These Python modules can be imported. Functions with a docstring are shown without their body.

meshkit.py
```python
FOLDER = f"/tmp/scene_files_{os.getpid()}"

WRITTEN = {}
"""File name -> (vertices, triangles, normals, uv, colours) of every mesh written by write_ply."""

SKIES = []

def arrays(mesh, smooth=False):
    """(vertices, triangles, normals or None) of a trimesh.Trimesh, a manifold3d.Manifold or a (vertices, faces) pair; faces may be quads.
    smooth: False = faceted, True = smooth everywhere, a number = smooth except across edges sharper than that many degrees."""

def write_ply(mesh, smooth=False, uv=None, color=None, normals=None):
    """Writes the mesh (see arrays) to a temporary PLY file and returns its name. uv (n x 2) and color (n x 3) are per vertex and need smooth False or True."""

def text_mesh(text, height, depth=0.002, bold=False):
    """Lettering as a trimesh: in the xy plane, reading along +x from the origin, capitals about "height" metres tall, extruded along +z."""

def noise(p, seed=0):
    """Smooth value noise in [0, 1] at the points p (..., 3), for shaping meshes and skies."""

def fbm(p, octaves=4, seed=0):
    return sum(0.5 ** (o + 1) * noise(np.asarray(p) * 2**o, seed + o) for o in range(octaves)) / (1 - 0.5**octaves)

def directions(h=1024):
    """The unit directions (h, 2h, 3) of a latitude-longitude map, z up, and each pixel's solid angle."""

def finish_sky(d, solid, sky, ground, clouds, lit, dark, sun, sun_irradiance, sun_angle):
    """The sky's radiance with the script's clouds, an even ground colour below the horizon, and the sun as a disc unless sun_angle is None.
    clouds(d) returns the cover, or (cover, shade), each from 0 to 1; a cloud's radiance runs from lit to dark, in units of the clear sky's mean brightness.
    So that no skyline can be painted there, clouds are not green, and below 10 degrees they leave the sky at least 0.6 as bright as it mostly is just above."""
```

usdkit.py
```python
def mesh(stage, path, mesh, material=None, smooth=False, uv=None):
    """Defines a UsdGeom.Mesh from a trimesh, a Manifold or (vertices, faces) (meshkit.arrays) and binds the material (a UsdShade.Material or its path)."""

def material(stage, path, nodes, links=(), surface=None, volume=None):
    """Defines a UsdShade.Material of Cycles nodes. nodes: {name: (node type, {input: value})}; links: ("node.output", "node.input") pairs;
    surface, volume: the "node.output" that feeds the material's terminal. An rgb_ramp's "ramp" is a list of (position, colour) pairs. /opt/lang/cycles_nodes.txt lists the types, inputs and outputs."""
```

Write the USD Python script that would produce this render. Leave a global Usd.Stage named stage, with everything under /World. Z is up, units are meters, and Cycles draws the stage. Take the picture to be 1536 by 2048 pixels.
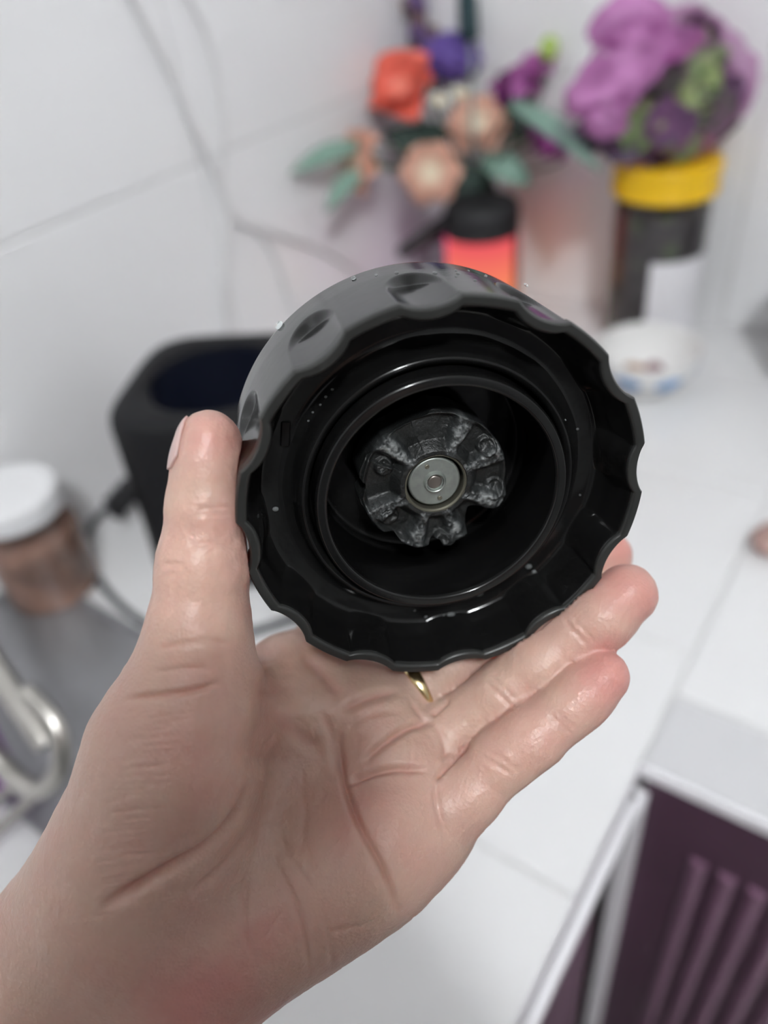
import math, random
import numpy as np
import trimesh
import scipy.sparse as sp
import usdkit, meshkit
from pxr import Usd, UsdGeom, UsdLux, Gf, Sdf, Vt, UsdShade

random.seed(7)
rng = np.random.default_rng(11)
stage = Usd.Stage.CreateInMemory()
UsdGeom.SetStageUpAxis(stage, UsdGeom.Tokens.z)
UsdGeom.SetStageMetersPerUnit(stage, 1.0)
UsdGeom.Xform.Define(stage, '/World')
UsdGeom.Scope.Define(stage, '/World/Looks')

# ------------------------------------------------------------------ camera
W, H, F = 1536.0, 2048.0, 1560.0            # picture size and focal length in pixels
ZC = 0.86                                   # counter height
EYE = np.array([0.0, 0.0, ZC + 0.45])
# rows: camera right, camera down, camera forward; columns: world x, y, z
RC = np.array([[0.8205, 0.5630, -0.0986], [0.2977, -0.5682, -0.7671], [-0.4879, 0.6001, -0.6339]])
u_, _, v_ = np.linalg.svd(RC); RC = u_ @ v_
cam = UsdGeom.Camera.Define(stage, '/World/camera')
FL = 5.6
cam.CreateFocalLengthAttr(FL)
cam.CreateHorizontalApertureAttr(FL * W / F)
cam.CreateVerticalApertureAttr(FL * H / F)
cam.CreateClippingRangeAttr(Gf.Vec2f(0.01, 50))
cam.CreateFStopAttr(1.05)
cam.CreateFocusDistanceAttr(0.192)
cam.CreateExposureAttr(1.22)
M = np.eye(4); M[0, :3] = RC[0]; M[1, :3] = -RC[1]; M[2, :3] = -RC[2]; M[3, :3] = EYE
cam.AddTransformOp().Set(Gf.Matrix4d(M.tolist()))

def c2w(p):
    return EYE + np.asarray(p, float) @ RC
def w2c(p):
    return (np.asarray(p, float) - EYE) @ RC.T
def cpt(px, py, z):                         # a point of the camera's frame
    return np.array([(px - W / 2) / F * z, (py - H / 2) / F * z, z])
def at(px, py, z):                          # the same in the world
    return c2w(cpt(px, py, z))
def on_plane(px, py, ax, val):
    d = cpt(px, py, 1.0) @ RC
    return EYE + d * ((val - EYE[ax]) / d[ax])

# ------------------------------------------------------------------ light
def sphere_light(name, pos, radius, power, color):
    l = UsdLux.SphereLight.Define(stage, '/World/' + name)
    l.CreateRadiusAttr(radius); l.CreateIntensityAttr(power); l.CreateColorAttr(Gf.Vec3f(*color))
    l.AddTranslateOp().Set(Gf.Vec3d(*map(float, pos)))
    return l
LAMP = np.array([0.73, -0.69, ZC + 1.78])
sphere_light('ceiling_bulb', LAMP, 0.09, 95.0, (0.955, 0.985, 1.0))
dome = UsdLux.DomeLight.Define(stage, '/World/sky'); dome.CreateIntensityAttr(0.0)

# ------------------------------------------------------------------ helpers
used = {}
def path_for(name, parent):
    base = str(parent.GetPath()) if parent is not None else '/World'
    k = (base, name); n = used.get(k, 0); used[k] = n + 1
    return f'{base}/{name}' + (f'_{n:03d}' if n else '')
def tag(p, label=None, cat=None, group=None, kind=None):
    p = p.GetPrim() if hasattr(p, 'GetPrim') else p
    for k, v in (('label', label), ('category', cat), ('group', group), ('kind', kind)):
        if v: p.SetCustomDataByKey(k, v)
    return p
def thing(name, label, cat=None, loc=(0, 0, 0), rotz=0.0, group=None, kind=None):
    x = UsdGeom.Xform.Define(stage, path_for(name, None))
    x.AddTranslateOp().Set(Gf.Vec3d(*map(float, loc)))
    if rotz: x.AddRotateZOp().Set(math.degrees(rotz))
    tag(x, label, cat, group, kind)
    ORIG[str(x.GetPath())] = (np.array(loc, float), rotz)
    return x.GetPrim()
ORIG = {}
def frame_of(parent):
    p = str(parent.GetPath()) if parent is not None else ''
    while p and p not in ORIG: p = p.rsplit('/', 1)[0]
    return ORIG.get(p, (np.zeros(3), 0.0))
def obj(name, mesh, mat, parent=None, smooth=30, world=False):
    """One Mesh; with world=True the mesh is in world coordinates and is brought into its thing's frame."""
    v, f = (np.array(mesh.vertices), np.array(mesh.faces)) if hasattr(mesh, 'faces') else mesh
    if world and parent is not None:
        o, r = frame_of(parent); v = v - o
        if r:
            c, s = math.cos(-r), math.sin(-r); v = v @ np.array([[c, s, 0], [-s, c, 0], [0, 0, 1]])
    return usdkit.mesh(stage, path_for(name, parent), (v, f), mat, smooth=smooth).GetPrim()
def cat_meshes(*ms):
    vs, fs, n = [], [], 0
    for m in ms:
        v, f = (np.asarray(m.vertices), np.asarray(m.faces)) if hasattr(m, 'faces') else m
        vs.append(v); fs.append(np.asarray(f) + n); n += len(v)
    return np.vstack(vs), np.vstack(fs)
def box(x0, x1, y0, y1, z0, z1, b=0.0):
    lo, hi = np.array([x0, y0, z0]), np.array([x1, y1, z1])
    if b <= 0:
        m = trimesh.creation.box(hi - lo); m.apply_translation((lo + hi) / 2); return m
    pts = []
    for s in np.ndindex(2, 2, 2):
        c = np.where(np.array(s) == 0, lo, hi); d = np.where(np.array(s) == 0, 1, -1) * b
        for k in range(3):
            e = d.copy(); e[k] = 0; pts.append(c + e)
    return trimesh.convex.convex_hull(np.array(pts))
def tube(points, r, n=12, closed=False):
    P = np.asarray(points, float); N = len(P); r = np.broadcast_to(np.asarray(r, float), (N,))
    T = np.gradient(P, axis=0) if not closed else np.roll(P, -1, 0) - np.roll(P, 1, 0)
    T /= np.linalg.norm(T, axis=1)[:, None]
    up = np.array([0, 0, 1.0]) if abs(T[0, 2]) < .9 else np.array([1.0, 0, 0])
    a = np.cross(T[0], up); a /= np.linalg.norm(a); A = []
    for t in T:
        a = a - t * (a @ t); a /= np.linalg.norm(a); A.append(a)
    A = np.array(A); B = np.cross(T, A); th = np.linspace(0, 2 * np.pi, n, endpoint=False)
    V = (P[:, None] + r[:, None, None] * (np.cos(th)[None, :, None] * A[:, None] + np.sin(th)[None, :, None] * B[:, None])).reshape(-1, 3)
    Fc = []
    for i in range(N if closed else N - 1):
        j = (i + 1) % N
        for k in range(n):
            l = (k + 1) % n
            Fc += [(i * n + k, i * n + l, j * n + l), (i * n + k, j * n + l, j * n + k)]
    if not closed:
        V = np.vstack([V, P[0], P[-1]]); c0, c1 = len(V) - 2, len(V) - 1
        for k in range(n):
            l = (k + 1) % n
            Fc += [(c0, l, k), (c1, (N - 1) * n + k, (N - 1) * n + l)]
    return V, np.array(Fc)
def spline(points, n=60):
    from scipy.interpolate import CubicSpline
    P = np.asarray(points, float); d = np.r_[0, np.cumsum(np.linalg.norm(np.diff(P, axis=0), axis=1))]
    return CubicSpline(d, P)(np.linspace(0, d[-1], n))
def lathe(prof, n=64, rfun=None):
    """Revolves (r, z) pairs round z; rfun(theta, k) scales nothing by default."""
    prof = np.asarray(prof, float); K = len(prof); th = np.linspace(0, 2 * np.pi, n, endpoint=False)
    R = prof[:, 0][:, None] * np.ones(n)[None]
    if rfun is not None: R = rfun(R, th[None] + 0 * R, prof[:, 1][:, None] + 0 * R)
    V = np.stack([R * np.cos(th), R * np.sin(th), prof[:, 1][:, None] + 0 * R], -1).reshape(-1, 3)
    Fc = []
    i = np.arange(n); j = (i + 1) % n
    for k in range(K - 1):
        Fc.append(np.stack([k * n + i, k * n + j, (k + 1) * n + j], 1)); Fc.append(np.stack([k * n + i, (k + 1) * n + j, (k + 1) * n + i], 1))
    m = trimesh.Trimesh(V, np.vstack(Fc), process=True, merge_tex=False)
    m.update_faces(m.nondegenerate_faces()); m.remove_unreferenced_vertices()
    return m
def round_prof(pts, r=0.002, n=4):
    """Rounds the inner corners of a profile."""
    P = np.asarray(pts, float); out = [P[0]]
    for i in range(1, len(P) - 1):
        a, b, c = P[i - 1], P[i], P[i + 1]; la, lc = np.linalg.norm(a - b), np.linalg.norm(c - b); q = min(r, la * .45, lc * .45)
        s, e = b + (a - b) / la * q, b + (c - b) / lc * q
        for t in np.linspace(0, 1, n): out.append((1 - t) ** 2 * s + 2 * t * (1 - t) * b + t * t * e)
    out.append(P[-1]); return np.array(out)
def superellipse(th, p):
    c, s = np.cos(th), np.sin(th)
    return 1.0 / (np.abs(c) ** p + np.abs(s) ** p) ** (1.0 / p)
def sheet(fn, nu, nv, t):
    """A thin closed shell from a surface fn(u, v) -> (..., 3)."""
    u, v = np.meshgrid(np.linspace(0, 1, nu), np.linspace(0, 1, nv), indexing='ij')
    P = fn(u, v); du = np.gradient(P, axis=0); dv = np.gradient(P, axis=1)
    N = np.cross(du, dv); N /= np.linalg.norm(N, axis=-1, keepdims=True) + 1e-12
    A, B = (P + N * t / 2).reshape(-1, 3), (P - N * t / 2).reshape(-1, 3); n = nu * nv
    idx = np.arange(n).reshape(nu, nv); a, b, c, d = idx[:-1, :-1].ravel(), idx[1:, :-1].ravel(), idx[1:, 1:].ravel(), idx[:-1, 1:].ravel()
    Fc = [np.stack([a, b, c], 1), np.stack([a, c, d], 1), np.stack([a, c, b], 1) + n, np.stack([a, d, c], 1) + n]
    ring = np.r_[idx[:, 0], idx[-1, 1:], idx[-2::-1, -1], idx[0, -2:0:-1]]; nx = np.roll(ring, -1)
    Fc += [np.stack([ring, ring + n, nx + n], 1), np.stack([ring, nx + n, nx], 1)]
    return np.vstack([A, B]), np.vstack(Fc)
def basis(n, hint=(0, 0, 1)):
    n = np.asarray(n, float); n = n / np.linalg.norm(n); h = np.asarray(hint, float)
    if abs(n @ h) > .95 * np.linalg.norm(h): h = np.array([1.0, 0.3, 0])
    a = np.cross(h, n); a /= np.linalg.norm(a); return a, np.cross(n, a), n

# ------------------------------------------------------------------ materials
def mat(name, nodes, links=(), surface='p.BSDF', **k):
    return usdkit.material(stage, '/World/Looks/' + name, nodes, links, surface=surface, **k)
def plain(name, col, rough=.5, bump=0.0, bscale=200.0, var=0.0, vscale=8.0, **p):
    n = {'p': ('principled_bsdf', dict(base_color=col, roughness=rough, **p)), 'tc': ('texture_coordinate', {})}
    l = []
    if var > 0:
        n['n1'] = ('noise_texture', dict(scale=vscale, detail=4.0))
        n['r1'] = ('rgb_ramp', dict(ramp=[(.3, tuple(c * (1 - var) for c in col)), (.7, tuple(min(1, c * (1 + var)) for c in col))]))
        l += [('tc.object', 'n1.vector'), ('n1.fac', 'r1.fac'), ('r1.color', 'p.base_color')]
    if bump > 0:
        n['n2'] = ('noise_texture', dict(scale=bscale, detail=3.0)); n['b'] = ('bump', dict(strength=1.0, distance=bump))
        l += [('tc.object', 'n2.vector'), ('n2.fac', 'b.height'), ('b.normal', 'p.normal')]
    return mat(name, n, l)

TILE_W = plain('wall_tile', (.84, .84, .85), .22, var=.02, vscale=3, specular_ior_level=.4)
TILE_C = plain('counter_tile', (.735, .735, .74), .28, var=.025, vscale=4, specular_ior_level=.45)
GROUT = plain('grout', (.66, .655, .65), .9, var=.06, vscale=60)
PAINT = plain('painted_plaster', (.78, .775, .77), .8)
PAINT_G = plain('grey_paint', (.34, .34, .34), .8)
FLOOR = plain('floor_tile', (.55, .53, .50), .5)
ALU = plain('aluminium', (.88, .87, .90), .35)
ALU_D = plain('aluminium_edge', (.62, .60, .63), .5)
PURPLE = plain('purple_panel', (.082, .038, .066), .34, var=.10, vscale=9)
PURPLE_R = plain('purple_rib', (.20, .105, .165), .24, var=.12, vscale=9)
BLACK = plain('black_plastic', (.0065, .0065, .0065), .115, bump=.00003, bscale=300, specular_ior_level=.5)
BLACK_IN = plain('black_plastic_inner', (.0055, .0055, .0055), .22, specular_ior_level=.45)
BLACK_M = plain('black_matte', (.012, .012, .014), .55)
BASE_B = plain('charcoal_plastic', (.006, .006, .0075), .55, specular_ior_level=.28)
RIM_B = plain('black_rim', (.020, .021, .020), .36)
WELL_B = plain('navy_plastic', (.004, .006, .016), .45)
CORD = plain('grey_cord', (.075, .08, .085), .5)
STEEL = plain('steel', (.50, .48, .45), .28, metallic=1.0, var=.10, vscale=60)
STEEL_G = plain('grey_steel', (.33, .36, .335), .42, metallic=.75, var=.12, vscale=500)
BRASSY = plain('dull_brass', (.20, .19, .15), .4, metallic=.8)
GOLD = plain('gold', (.78, .62, .34), .18, metallic=1.0)
WHITE_P = plain('white_plastic', (.78, .78, .79), .4)
CER = plain('white_ceramic', (.80, .80, .79), .15)
CER_B = plain('blue_glaze', (.20, .36, .62), .15, var=.3, vscale=90)

# ------------------------------------------------------------------ the room
XL, YB = -0.5872, 0.893                    # left wall and back wall
EX, EY = -0.060, 0.297                     # inner corner of the L-shaped counter
room = dict(x1=2.3, y0=-2.6, z1=2.75)
def tiled_wall(name, axis, val, out, a0, a1, joints_a, joints_z, label):
    t = thing(name, label, None, kind='structure')
    lo, hi = (val - .10, val - .0022) if out > 0 else (val + .0022, val + .10)
    A0, A1 = (room['y0'], YB + .1) if axis == 0 else (XL - .1, room['x1'])
    b = box(lo, hi, A0, A1, 0, room['z1']) if axis == 0 else box(A0, A1, lo, hi, 0, room['z1'])
    obj('backing', b, GROUT, t)
    ja = sorted(joints_a); jz = sorted(joints_z); g = .0011
    for i in range(len(ja) - 1):
        for k in range(len(jz) - 1):
            p, q = (val - .02, val) if out > 0 else (val, val + .02)
            m = box(p, q, ja[i] + g, ja[i + 1] - g, jz[k] + g, jz[k + 1] - g, .0012) if axis == 0 else box(ja[i] + g, ja[i + 1] - g, p, q, jz[k] + g, jz[k + 1] - g, .0012)
            obj('tile', m, TILE_W, t)
    return t
zt = ZC + .2577
tiled_wall('wall_left', 0, XL, 1, None, None, [-1.48, -1.08, -.68, -.28, .12, .52, YB], [ZC - .04, zt, zt + .2577, zt + 2 * .2577, zt + 3 * .2577, zt + 4 * .2577], 'glossy white tiled wall on the left behind the blender base')
tiled_wall('wall_back', 1, YB, -1, None, None, [XL, -.187, .213, .613, 1.013, 1.413, 1.813], [ZC - .04, zt, zt + .2577, zt + 2 * .2577, zt + 3 * .2577, zt + 4 * .2577], 'glossy white tiled wall behind the flowers and the yellow-lidded jar')
def struct(name, m, mt, label): tag(obj(name, m, mt), label, None, None, 'structure')
struct('floor', box(XL, room['x1'], room['y0'], YB, -.05, 0), FLOOR, 'plain kitchen floor far below the counter')
struct('ceiling', box(XL - .1, room['x1'] + .1, room['y0'] - .1, YB + .1, room['z1'], room['z1'] + .05), PAINT, 'white painted kitchen ceiling')
struct('wall_right', box(room['x1'], room['x1'] + .1, room['y0'], YB, 0, room['z1']), PAINT_G, 'grey painted wall at the far right of the kitchen')
struct('wall_front', box(XL, room['x1'], room['y0'] - .1, room['y0'], 0, room['z1']), PAINT_G, 'grey painted wall behind the photographer')

# counter: an L of white tiles
ct = thing('countertop', 'white tiled L-shaped kitchen counter under the jars and the bowl', 'countertop', (0, 0, ZC))
obj('slab', cat_meshes(box(XL, EX - .004, -1.4, YB, -.0245, -.0022), box(EX - .004, 1.6, EY + .004, YB, -.0245, -.0022)), GROUT, ct)
g = .0010
ys = [-1.4, -1.2, -1.0, -.8, -.6, -.4, -.202, -.002, .198, .398, .598, .798, YB]; xs = [XL, -.46, -.26, EX]
for i in range(3):
    for k in range(len(ys) - 1):
        obj('tile', box(xs[i] + g, xs[i + 1] - g, ys[k] + g, ys[k + 1] - g, -.010, 0, .001), TILE_C, ct)
ys2 = [EY, .358, .558, .758, YB]; xs2 = [EX, .14, .34, .54, .74, .94, 1.14, 1.34, 1.6]
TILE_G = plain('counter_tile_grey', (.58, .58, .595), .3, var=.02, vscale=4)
for i in range(len(xs2) - 1):
    for k in range(len(ys2) - 1):
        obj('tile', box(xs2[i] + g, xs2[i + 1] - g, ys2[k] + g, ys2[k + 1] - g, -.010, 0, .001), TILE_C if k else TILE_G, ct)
obj('edge_trim', box(EX - .003, EX + .0005, -1.4, EY, -.0245, -.0015, .0006), ALU_D, ct)
obj('edge_trim', box(EX, 1.6, EY - .0015, EY + .002, -.012, -.0012, .0006), ALU, ct)

# cabinet with purple fluted fronts under the counter's inner corner
cb = thing('base_cabinet', 'dark purple fluted cabinet fronts in a pale aluminium frame under the counter', 'cabinet', (0, 0, 0))
obj('top_rail', box(EX - .012, EX + .006, -1.4, EY - .004, ZC - .040, ZC - .026, .003), ALU, cb)
obj('corner_post', box(EX - .004, EX + .009, EY - .013, EY + .001, .06, ZC - .026, .002), ALU, cb)
obj('side_panel', box(EX - .03, EX - .012, -1.4, EY - .01, .06, ZC - .034), PURPLE, cb)
obj('front_panel', box(EX + .006, 1.6, EY - .0005, EY + .0032, .06, ZC - .0135), PURPLE, cb)
def rib(cx, cy, ax):
    th = np.linspace(0, np.pi, 9); w, d = .0062, .0048
    P = np.stack([w * np.cos(th), d * np.sin(th)], 1); zs = (.08, ZC - .075)
    V = []
    for z in zs:
        for a, b in P: V.append((cx + a, cy - b, z) if ax == 'x' else (cx + b, cy + a, z))
    n = len(P); Fc = []
    for k in range(n - 1): Fc += [(k, k + 1, n + k + 1), (k, n + k + 1, n + k)]
    Fc += [(n, n + k, n + k + 1) for k in range(1, n - 1)] + [(0, k + 1, k) for k in range(1, n - 1)]
    return np.array(V), np.array(Fc)
for k in range(26): obj('rib', rib(EX + .048 + .0185 * k, EY - .0005, 'x'), PURPLE_R, cb, smooth=40)
for k in range(40): obj('rib', rib(EX - .012, EY - .030 - .0185 * k, 'y'), PURPLE_R, cb, smooth=40)

#@@HELD
# ------------------------------------------------------------------ the black blender collar in the hand
LCE = cpt(897.9, 1013.3, .18693)
LN = np.array([.22718631, .54907990, -1.0]); LN /= np.linalg.norm(LN)
LU = np.cross(LN, [0, 1, 0]); LU /= np.linalg.norm(LU); LU = LU if LU[0] > 0 else -LU
LV = np.cross(LN, LU); LV = LV if LV[1] > 0 else -LV
PH = math.radians(-27.664)                  # first lobe, clockwise from up, seen from the camera
LO, LX, LY, LZ = c2w(LCE), LU @ RC, -LV @ RC, LN @ RC      # collar frame in the world: x right, y up, z towards the viewer
def lid2cam(v): return LCE + v[:, [0]] * LU - v[:, [1]] * LV + v[:, [2]] * LN
def cam2lid(p):
    q = np.asarray(p) - LCE; return np.stack([q @ LU, -(q @ LV), q @ LN], -1)
def lid2world(v): return c2w(lid2cam(np.asarray(v, float)))
RB = .0500
def flute(th, h):
    """Depth of the grip grooves at angle th (counter-clockwise from x) and height h."""
    a = np.pi / 2 - th - PH                  # clockwise from up, from the first lobe's middle
    k = (a / np.radians(30.0)) % 1.0         # lobe at 0 and 1
    t = (k - .5) * 30.0 / 7.6                # -1..1 across a groove
    prof = np.clip(1 - t * t, 0, None) ** .8
    hend = -(.0135 + .0105 * np.sqrt(np.clip(1 - t * t, 0, 1)))
    s = np.clip((h - (hend - .0016)) / .0032, 0, 1); s = s * s * (3 - 2 * s)
    return .0022 * prof * s
outer = round_prof([(0, -.0415), (.047, -.0415), (.0496, -.039), (.0499, -.028), (.0500, -.0006), (.0494, .0000)], .0012, 5)
oz = []
for a, b in zip(outer[:-1], outer[1:]):
    n = max(1, int(np.linalg.norm(b - a) / .0006)) if a[0] > .045 and b[0] > .045 else 1
    oz += [a + (b - a) * t for t in np.linspace(0, 1, n, endpoint=False)]
inner = round_prof([(.0494, 0.0), (.0480, -.0002), (.0474, -.0012), (.0462, -.011), (.0440, -.0145), (.0385, -.0150), (.0362, -.0135), (.0352, -.0085), (.0342, -.0072), (.0328, -.0082), (.0322, -.0130), (.0290, -.0135), (.0286, -.031), (0, -.031)], .0011, 6)
iz = []
for a, b in zip(inner[:-1], inner[1:]):
    n = max(1, int(np.linalg.norm(b - a) / .0008)) if a[0] > .040 and b[0] > .040 else 1
    iz += [a + (b - a) * t for t in np.linspace(0, 1, n, endpoint=False)]
iz.append(inner[-1])
prof = np.array(oz + iz); NO = len(oz)
TH = 720
def collar_r(R, th, h):
    Fd = flute(th, h); k = np.arange(len(prof))[:, None]
    wgt = np.where(k < NO, np.clip((R - .044) / .004, 0, 1), np.clip((R - .0425) / .004, 0, 1))
    return R - Fd * wgt
shell = lathe(prof, TH, collar_r)
rimp = np.array([(.0503, -.0030), (.0504, -.0008), (.0503, -.0001), (.0499, .0004), (.0485, .0004), (.0480, .0001), (.0477, -.0006), (.0474, -.0030), (.0503, -.0030)])
rim = lathe(rimp, TH, lambda R, th, h: R - flute(th, h * 0))
collar = thing('blender_collar', 'round black plastic blender collar with scalloped rim held up in the hand', 'blender part', LO)
obj('shell', (lid2world(shell.vertices), shell.faces), BLACK, collar, smooth=35, world=True)
obj('rim', (lid2world(rim.vertices), rim.faces), RIM_B, collar, smooth=35, world=True)
ringp = round_prof([(.0287, -.028), (.0287, -.0045), (.0291, -.0036), (.0312, -.0036), (.0317, -.0046), (.0319, -.0125), (.0287, -.028)], .0006, 4)
rg = lathe(ringp, 200)
obj('inner_ring', (lid2world(rg.vertices), rg.faces), BLACK, collar, smooth=35, world=True)

# worn rubber coupling: a polar relief, six radial webs with broken pockets between them
def coupling():
    nt, nr = 420, 60
    th = np.linspace(0, 2 * np.pi, nt, endpoint=False); r = np.linspace(.0080, 1, nr)
    deg = np.degrees(np.pi / 2 - th) % 360                    # clockwise from up
    webs = np.array([18, 62, 108, 152, 190, 238, 306]); 
    d = np.min(np.abs((deg[:, None] - webs[None] + 180) % 360 - 180), axis=1)
    web = np.exp(-(d / 9.0) ** 4)
    edge = .0192 - .0012 * (meshkit.fbm(np.stack([np.cos(th) * 3, np.sin(th) * 3, th * 0], 1), 3, 5) - .5) * 2
    def bite(c, w, a): return a * np.clip(1 - (np.abs((deg - c + 180) % 360 - 180) / w) ** 2, 0, 1)
    edge = edge - bite(128, 17, .0062) - bite(172, 7, .0030) - bite(330, 22, .0012) - bite(210, 10, .0012) - bite(262, 9, .0016) + bite(160, 7, .0018) + bite(98, 12, .0012)
    V, hh = [], []
    rr = .0081 + (edge - .0081)[:, None] * (r[None] - .0080) / (1 - .0080)
    x, y = rr * np.cos(th)[:, None], rr * np.sin(th)[:, None]
    p = np.stack([x, y, 0 * x], -1)
    rad = (rr - .0081) / .011
    n1 = meshkit.fbm(p * 420, 4, 3) - .5; n2 = meshkit.fbm(p * 1500, 2, 9) - .5
    pocket = (1 - web)[:, None] * np.clip((rad - .10) * 5, 0, 1) * np.clip((1.02 - rad) * 6, .25, 1)
    sect = np.floor(((deg - 18) % 360) / 45)[:, None]
    tilt = .0011 * np.sin(sect * 2.3 + 1) * (rad - .5) + .0009 * np.sin(sect * 4.1) * np.sin(np.radians(deg * 4))[:, None]
    z = -.0122 - .0030 * pocket + tilt * pocket + n1 * (.0009 * web[:, None] + .0006) + n2 * .00035 * web[:, None]
    z -= .0016 * np.clip((rad - .93) / .07, 0, 1) ** 2
    wear = np.clip(web[:, None] * np.clip(1.25 - np.abs(rad - .55) * 1.6, 0, 1) * (.55 + 1.6 * n1 + 1.2 * n2), 0, 1)
    # chipped lumps standing up
    for ang, ra, s, hgt in ((50, .0158, .0026, .0012), (225, .0150, .0028, .0011), (166, .0172, .0022, .0016), (285, .0140, .0026, .0009), (96, .0165, .0028, .0008)):
        c = np.array([ra * math.sin(math.radians(ang)), ra * math.cos(math.radians(ang))])
        q = np.clip(1 - ((x - c[0]) ** 2 + (y - c[1]) ** 2) / s ** 2, 0, 1); z += hgt * np.clip(q * 2.5, 0, 1) + q * n1 * .002
        wear = np.maximum(wear, np.clip(q * 3, 0, 1) * np.clip(n1 * 2.0 - .15, 0, 1))
    V = np.stack([x, y, z], -1)                                # (nt, nr, 3)
    cols = [np.stack([rr[:, 0] * np.cos(th), rr[:, 0] * np.sin(th), 0 * th - .024], -1)] + [V[:, k] for k in range(nr)] + [np.stack([edge * np.cos(th), edge * np.sin(th), 0 * th - .024], -1)]
    G = np.stack(cols, 1); wv = np.concatenate([0 * wear[:, :1], wear, 0 * wear[:, :1]], 1)
    idx = np.arange(nt * (nr + 2)).reshape(nt, nr + 2); nx = np.roll(idx, -1, 0)
    a, b, c, e = idx[:, :-1].ravel(), idx[:, 1:].ravel(), nx[:, 1:].ravel(), nx[:, :-1].ravel()
    return G.reshape(-1, 3), np.vstack([np.stack([a, b, c], 1), np.stack([a, c, e], 1)]), wv.ravel()
RUBBER = mat('worn_rubber', {'p': ('principled_bsdf', dict(roughness=.42)), 'a': ('attribute', dict(attribute='wear')),
             'r': ('rgb_ramp', dict(ramp=[(0, (.010, .011, .011)), (.35, (.030, .033, .034)), (1, (.20, .21, .21))])),
             'tc': ('texture_coordinate', {}), 'n': ('noise_texture', dict(scale=1400.0, detail=4.0)), 'b': ('bump', dict(strength=.8, distance=.0003))},
            [('a.fac', 'r.fac'), ('r.color', 'p.base_color'), ('tc.object', 'n.vector'), ('n.fac', 'b.height'), ('b.normal', 'p.normal')])
def primvar(prim, name, vals):
    UsdGeom.PrimvarsAPI(prim).CreatePrimvar(name, Sdf.ValueTypeNames.FloatArray, 'vertex').Set(Vt.FloatArray.FromNumpy(np.asarray(vals, np.float32)))
cv, cf, cw = coupling()
cp = obj('drive_coupling', (lid2world(cv), cf), RUBBER, collar, smooth=True, world=True); primvar(cp, 'wear', cw)
tag(cp, 'worn grey-black rubber drive coupling with broken teeth')
def lid_lathe(prof, c=(0, 0), n=72):
    m = lathe(prof, n); v = np.array(m.vertices); v[:, 0] += c[0]; v[:, 1] += c[1]
    return lid2world(v), m.faces
obj('socket_rim', lid_lathe([(.0075, -.022), (.0075, -.0128), (.0078, -.0124), (.0083, -.0124), (.0085, -.0128), (.0086, -.022), (.0075, -.022)]), BRASSY, collar, world=True)
hub = obj('hub_disc', lid_lathe(round_prof([(0, -.0136), (.0022, -.0136), (.0022, -.0128), (.0026, -.0126), (.0030, -.0136), (.0064, -.0136), (.0068, -.0140), (.0068, -.024), (0, -.024)], .0002, 3)), STEEL_G, collar, world=True)
tag(hub, 'grey-green steel disc at the middle of the coupling')
for a, b in ((-.0026, .0042), (.0020, -.0046)):
    obj('dimple', lid_lathe([(0, -.01345), (.0004, -.0133), (.0006, -.0134), (.0007, -.0140), (0, -.0140)], (a, b), 20), BRASSY, hub, world=True)
obj('shaft_pin', lid_lathe(round_prof([(0, -.0131), (.0016, -.0132), (.0020, -.0137), (.0020, -.02), (0, -.02)], .0003, 3)), plain('brown_steel', (.24, .21, .19), .35, metallic=.8), hub, world=True)
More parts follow.
